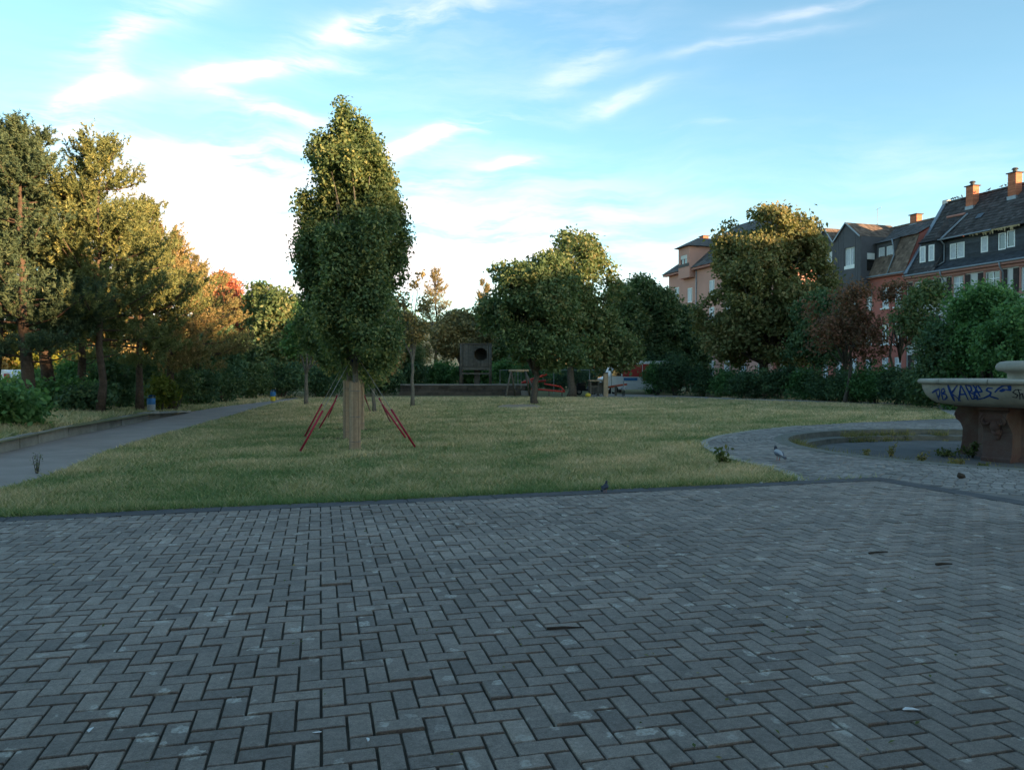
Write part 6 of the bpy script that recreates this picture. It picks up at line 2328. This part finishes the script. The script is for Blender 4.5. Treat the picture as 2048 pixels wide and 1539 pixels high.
# ---- low house between the pink and the red one
lh = house_root('low_house', 'low salmon house squeezed between the pink and the red house')
ops = [(x, x + 1.1, za, za + 1.7) for x in (-22.8, -20.6, -18.9) for za in (1.0, 4.2)]
wall_with_openings('wall', PX1 + .02, RX0 - .02, 0, 7.2, 0, ops, 'stucco_red', lh)
for o in ops:
    window(lh, o, 0, mull=1, curtain=True)
tiled('roof', [(PX1 + .02, -.4, 7.2), (RX0 - .02, -.4, 7.2), (RX0 - .02, 6, 11), (PX1 + .02, 6, 11)], 'roof_brown', lh, .3, .36, .03, 12)
side_prism([(PX1 + .3, 3.0), (-21.4, 3.0), (-21.4, 3.12), (PX1 + .3, 3.12)], -1.1, -.02, 'awning', 'red_paint', lh)

# ---- the row goes on towards the viewer's right and behind (it shades the park)
for i, (xa_, xb_, hr, mm) in enumerate(((16.02, 36, 16.3, 'stucco_pink'), (36.02, 58, 15.7, 'stucco_white'), (58.02, 80, 16.2, 'stucco_red'), (80.02, 104, 16.9, 'stucco_pink'), (104.02, 130, 17.3, 'stucco_white'))):
    lab = ['pink house next right of the white house, outside the view', 'pale house two doors right of the white house, outside the view', 'red house three doors right of the white house, outside the view', 'pink house four doors right of the white house, outside the view', 'pale house five doors right of the white house, outside the view'][i]
    h = house_root('terraced_house', lab)
    ops = [(x, x + 1.1, za, za + 1.7) for x in np.arange(xa_ + 1.5, xb_ - 1.6, 3.0) for za in (1.2, 4.3, 7.2)]
    wall_with_openings('wall', xa_, xb_, 0, 9.6, 0, ops, mm, h)
    for o in ops:
        MB().box(o[0], o[1], .1, .13, o[2], o[3]).build('window', 'glass', h)
    mb = MB()
    mb.add([(xa_, -.4, 9.6), (xb_, -.4, 9.6), (xb_, 6, hr), (xa_, 6, hr), (xb_, 12, 9.6), (xa_, 12, 9.6)], [(0, 1, 2, 3), (3, 2, 4, 5)])
    mb.build('roof', 'roof_dark', h)
    mb = MB()
    for x in (xa_, xb_):
        mb.add([(x, 0, 0), (x, 12, 0), (x, 12, 9.6), (x, 6, hr - .05), (x, 0, 9.6)], [(0, 1, 2, 3, 4)])
    mb.add([(xa_, 12, 0), (xb_, 12, 0), (xb_, 12, 9.6), (xa_, 12, 9.6)], [(0, 1, 2, 3)])
    mb.build('rear_wall', mm, h)

# street in front of the houses
q = [HO + EX * a + EY * b_ for a, b_ in ((-60, -2.2), (130, -2.2), (130, -8), (-60, -8))]
sheet('street', [(v.x, v.y) for v in q], -0.038, 'road')
q = [HO + EX * a + EY * b_ for a, b_ in ((-60, 0), (130, 0), (130, -2.2), (-60, -2.2))]
sheet('pavement', [(v.x, v.y) for v in q], 0.06, 'far_path')

# ---- far sunlit buildings glimpsed between the trees
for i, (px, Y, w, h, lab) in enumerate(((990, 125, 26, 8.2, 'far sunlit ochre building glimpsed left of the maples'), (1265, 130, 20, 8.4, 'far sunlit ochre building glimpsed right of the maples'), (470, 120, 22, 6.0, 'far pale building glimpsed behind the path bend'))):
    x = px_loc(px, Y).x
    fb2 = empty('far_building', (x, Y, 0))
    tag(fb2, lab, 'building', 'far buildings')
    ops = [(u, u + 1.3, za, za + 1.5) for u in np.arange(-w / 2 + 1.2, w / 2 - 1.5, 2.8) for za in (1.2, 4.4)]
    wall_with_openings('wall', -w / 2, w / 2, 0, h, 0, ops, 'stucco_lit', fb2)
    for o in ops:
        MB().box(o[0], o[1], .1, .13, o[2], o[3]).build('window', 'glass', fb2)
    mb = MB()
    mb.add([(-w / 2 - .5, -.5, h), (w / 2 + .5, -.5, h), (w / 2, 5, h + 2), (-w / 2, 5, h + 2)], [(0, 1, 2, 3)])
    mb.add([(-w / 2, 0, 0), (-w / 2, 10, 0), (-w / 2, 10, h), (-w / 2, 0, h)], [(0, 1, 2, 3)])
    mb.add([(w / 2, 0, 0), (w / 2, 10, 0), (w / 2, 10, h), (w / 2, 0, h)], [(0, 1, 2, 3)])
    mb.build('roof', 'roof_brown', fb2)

# ---- unseen building added behind the viewer to block low sky glow on paving
bh = empty('added_shade_building', (-10, -15, 0), R(180))
tag(bh, 'long pale three storey building added unseen behind the viewer to block sky light', 'building')
ops = [(x, x + 1.5, za, za + 2.0) for x in np.arange(-32, 30, 3.2) for za in (1.1, 4.6, 8.1)]
wall_with_openings('wall', -34, 34, 0, 11.5, 0, ops, 'stucco_pink', bh)
for o in ops:
    MB().box(o[0], o[1], .1, .13, o[2], o[3]).build('window', 'glass', bh)
mb = MB()
mb.add([(-34.5, -.5, 11.5), (34.5, -.5, 11.5), (34, 5, 14.5), (-34, 5, 14.5), (34, 10.5, 11.5), (-34, 10.5, 11.5)], [(0, 1, 2, 3), (3, 2, 4, 5)])
mb.build('roof', 'roof_brown', bh)
mb = MB()
for x in (-34, 34):
    mb.add([(x, 0, 0), (x, 10, 0), (x, 10, 11.5), (x, 5, 14.4), (x, 0, 11.5)], [(0, 1, 2, 3, 4)])
mb.add([(-34, 10, 0), (34, 10, 0), (34, 10, 11.5), (-34, 10, 11.5)], [(0, 1, 2, 3)])
mb.build('rear_wall', 'stucco_pink', bh)
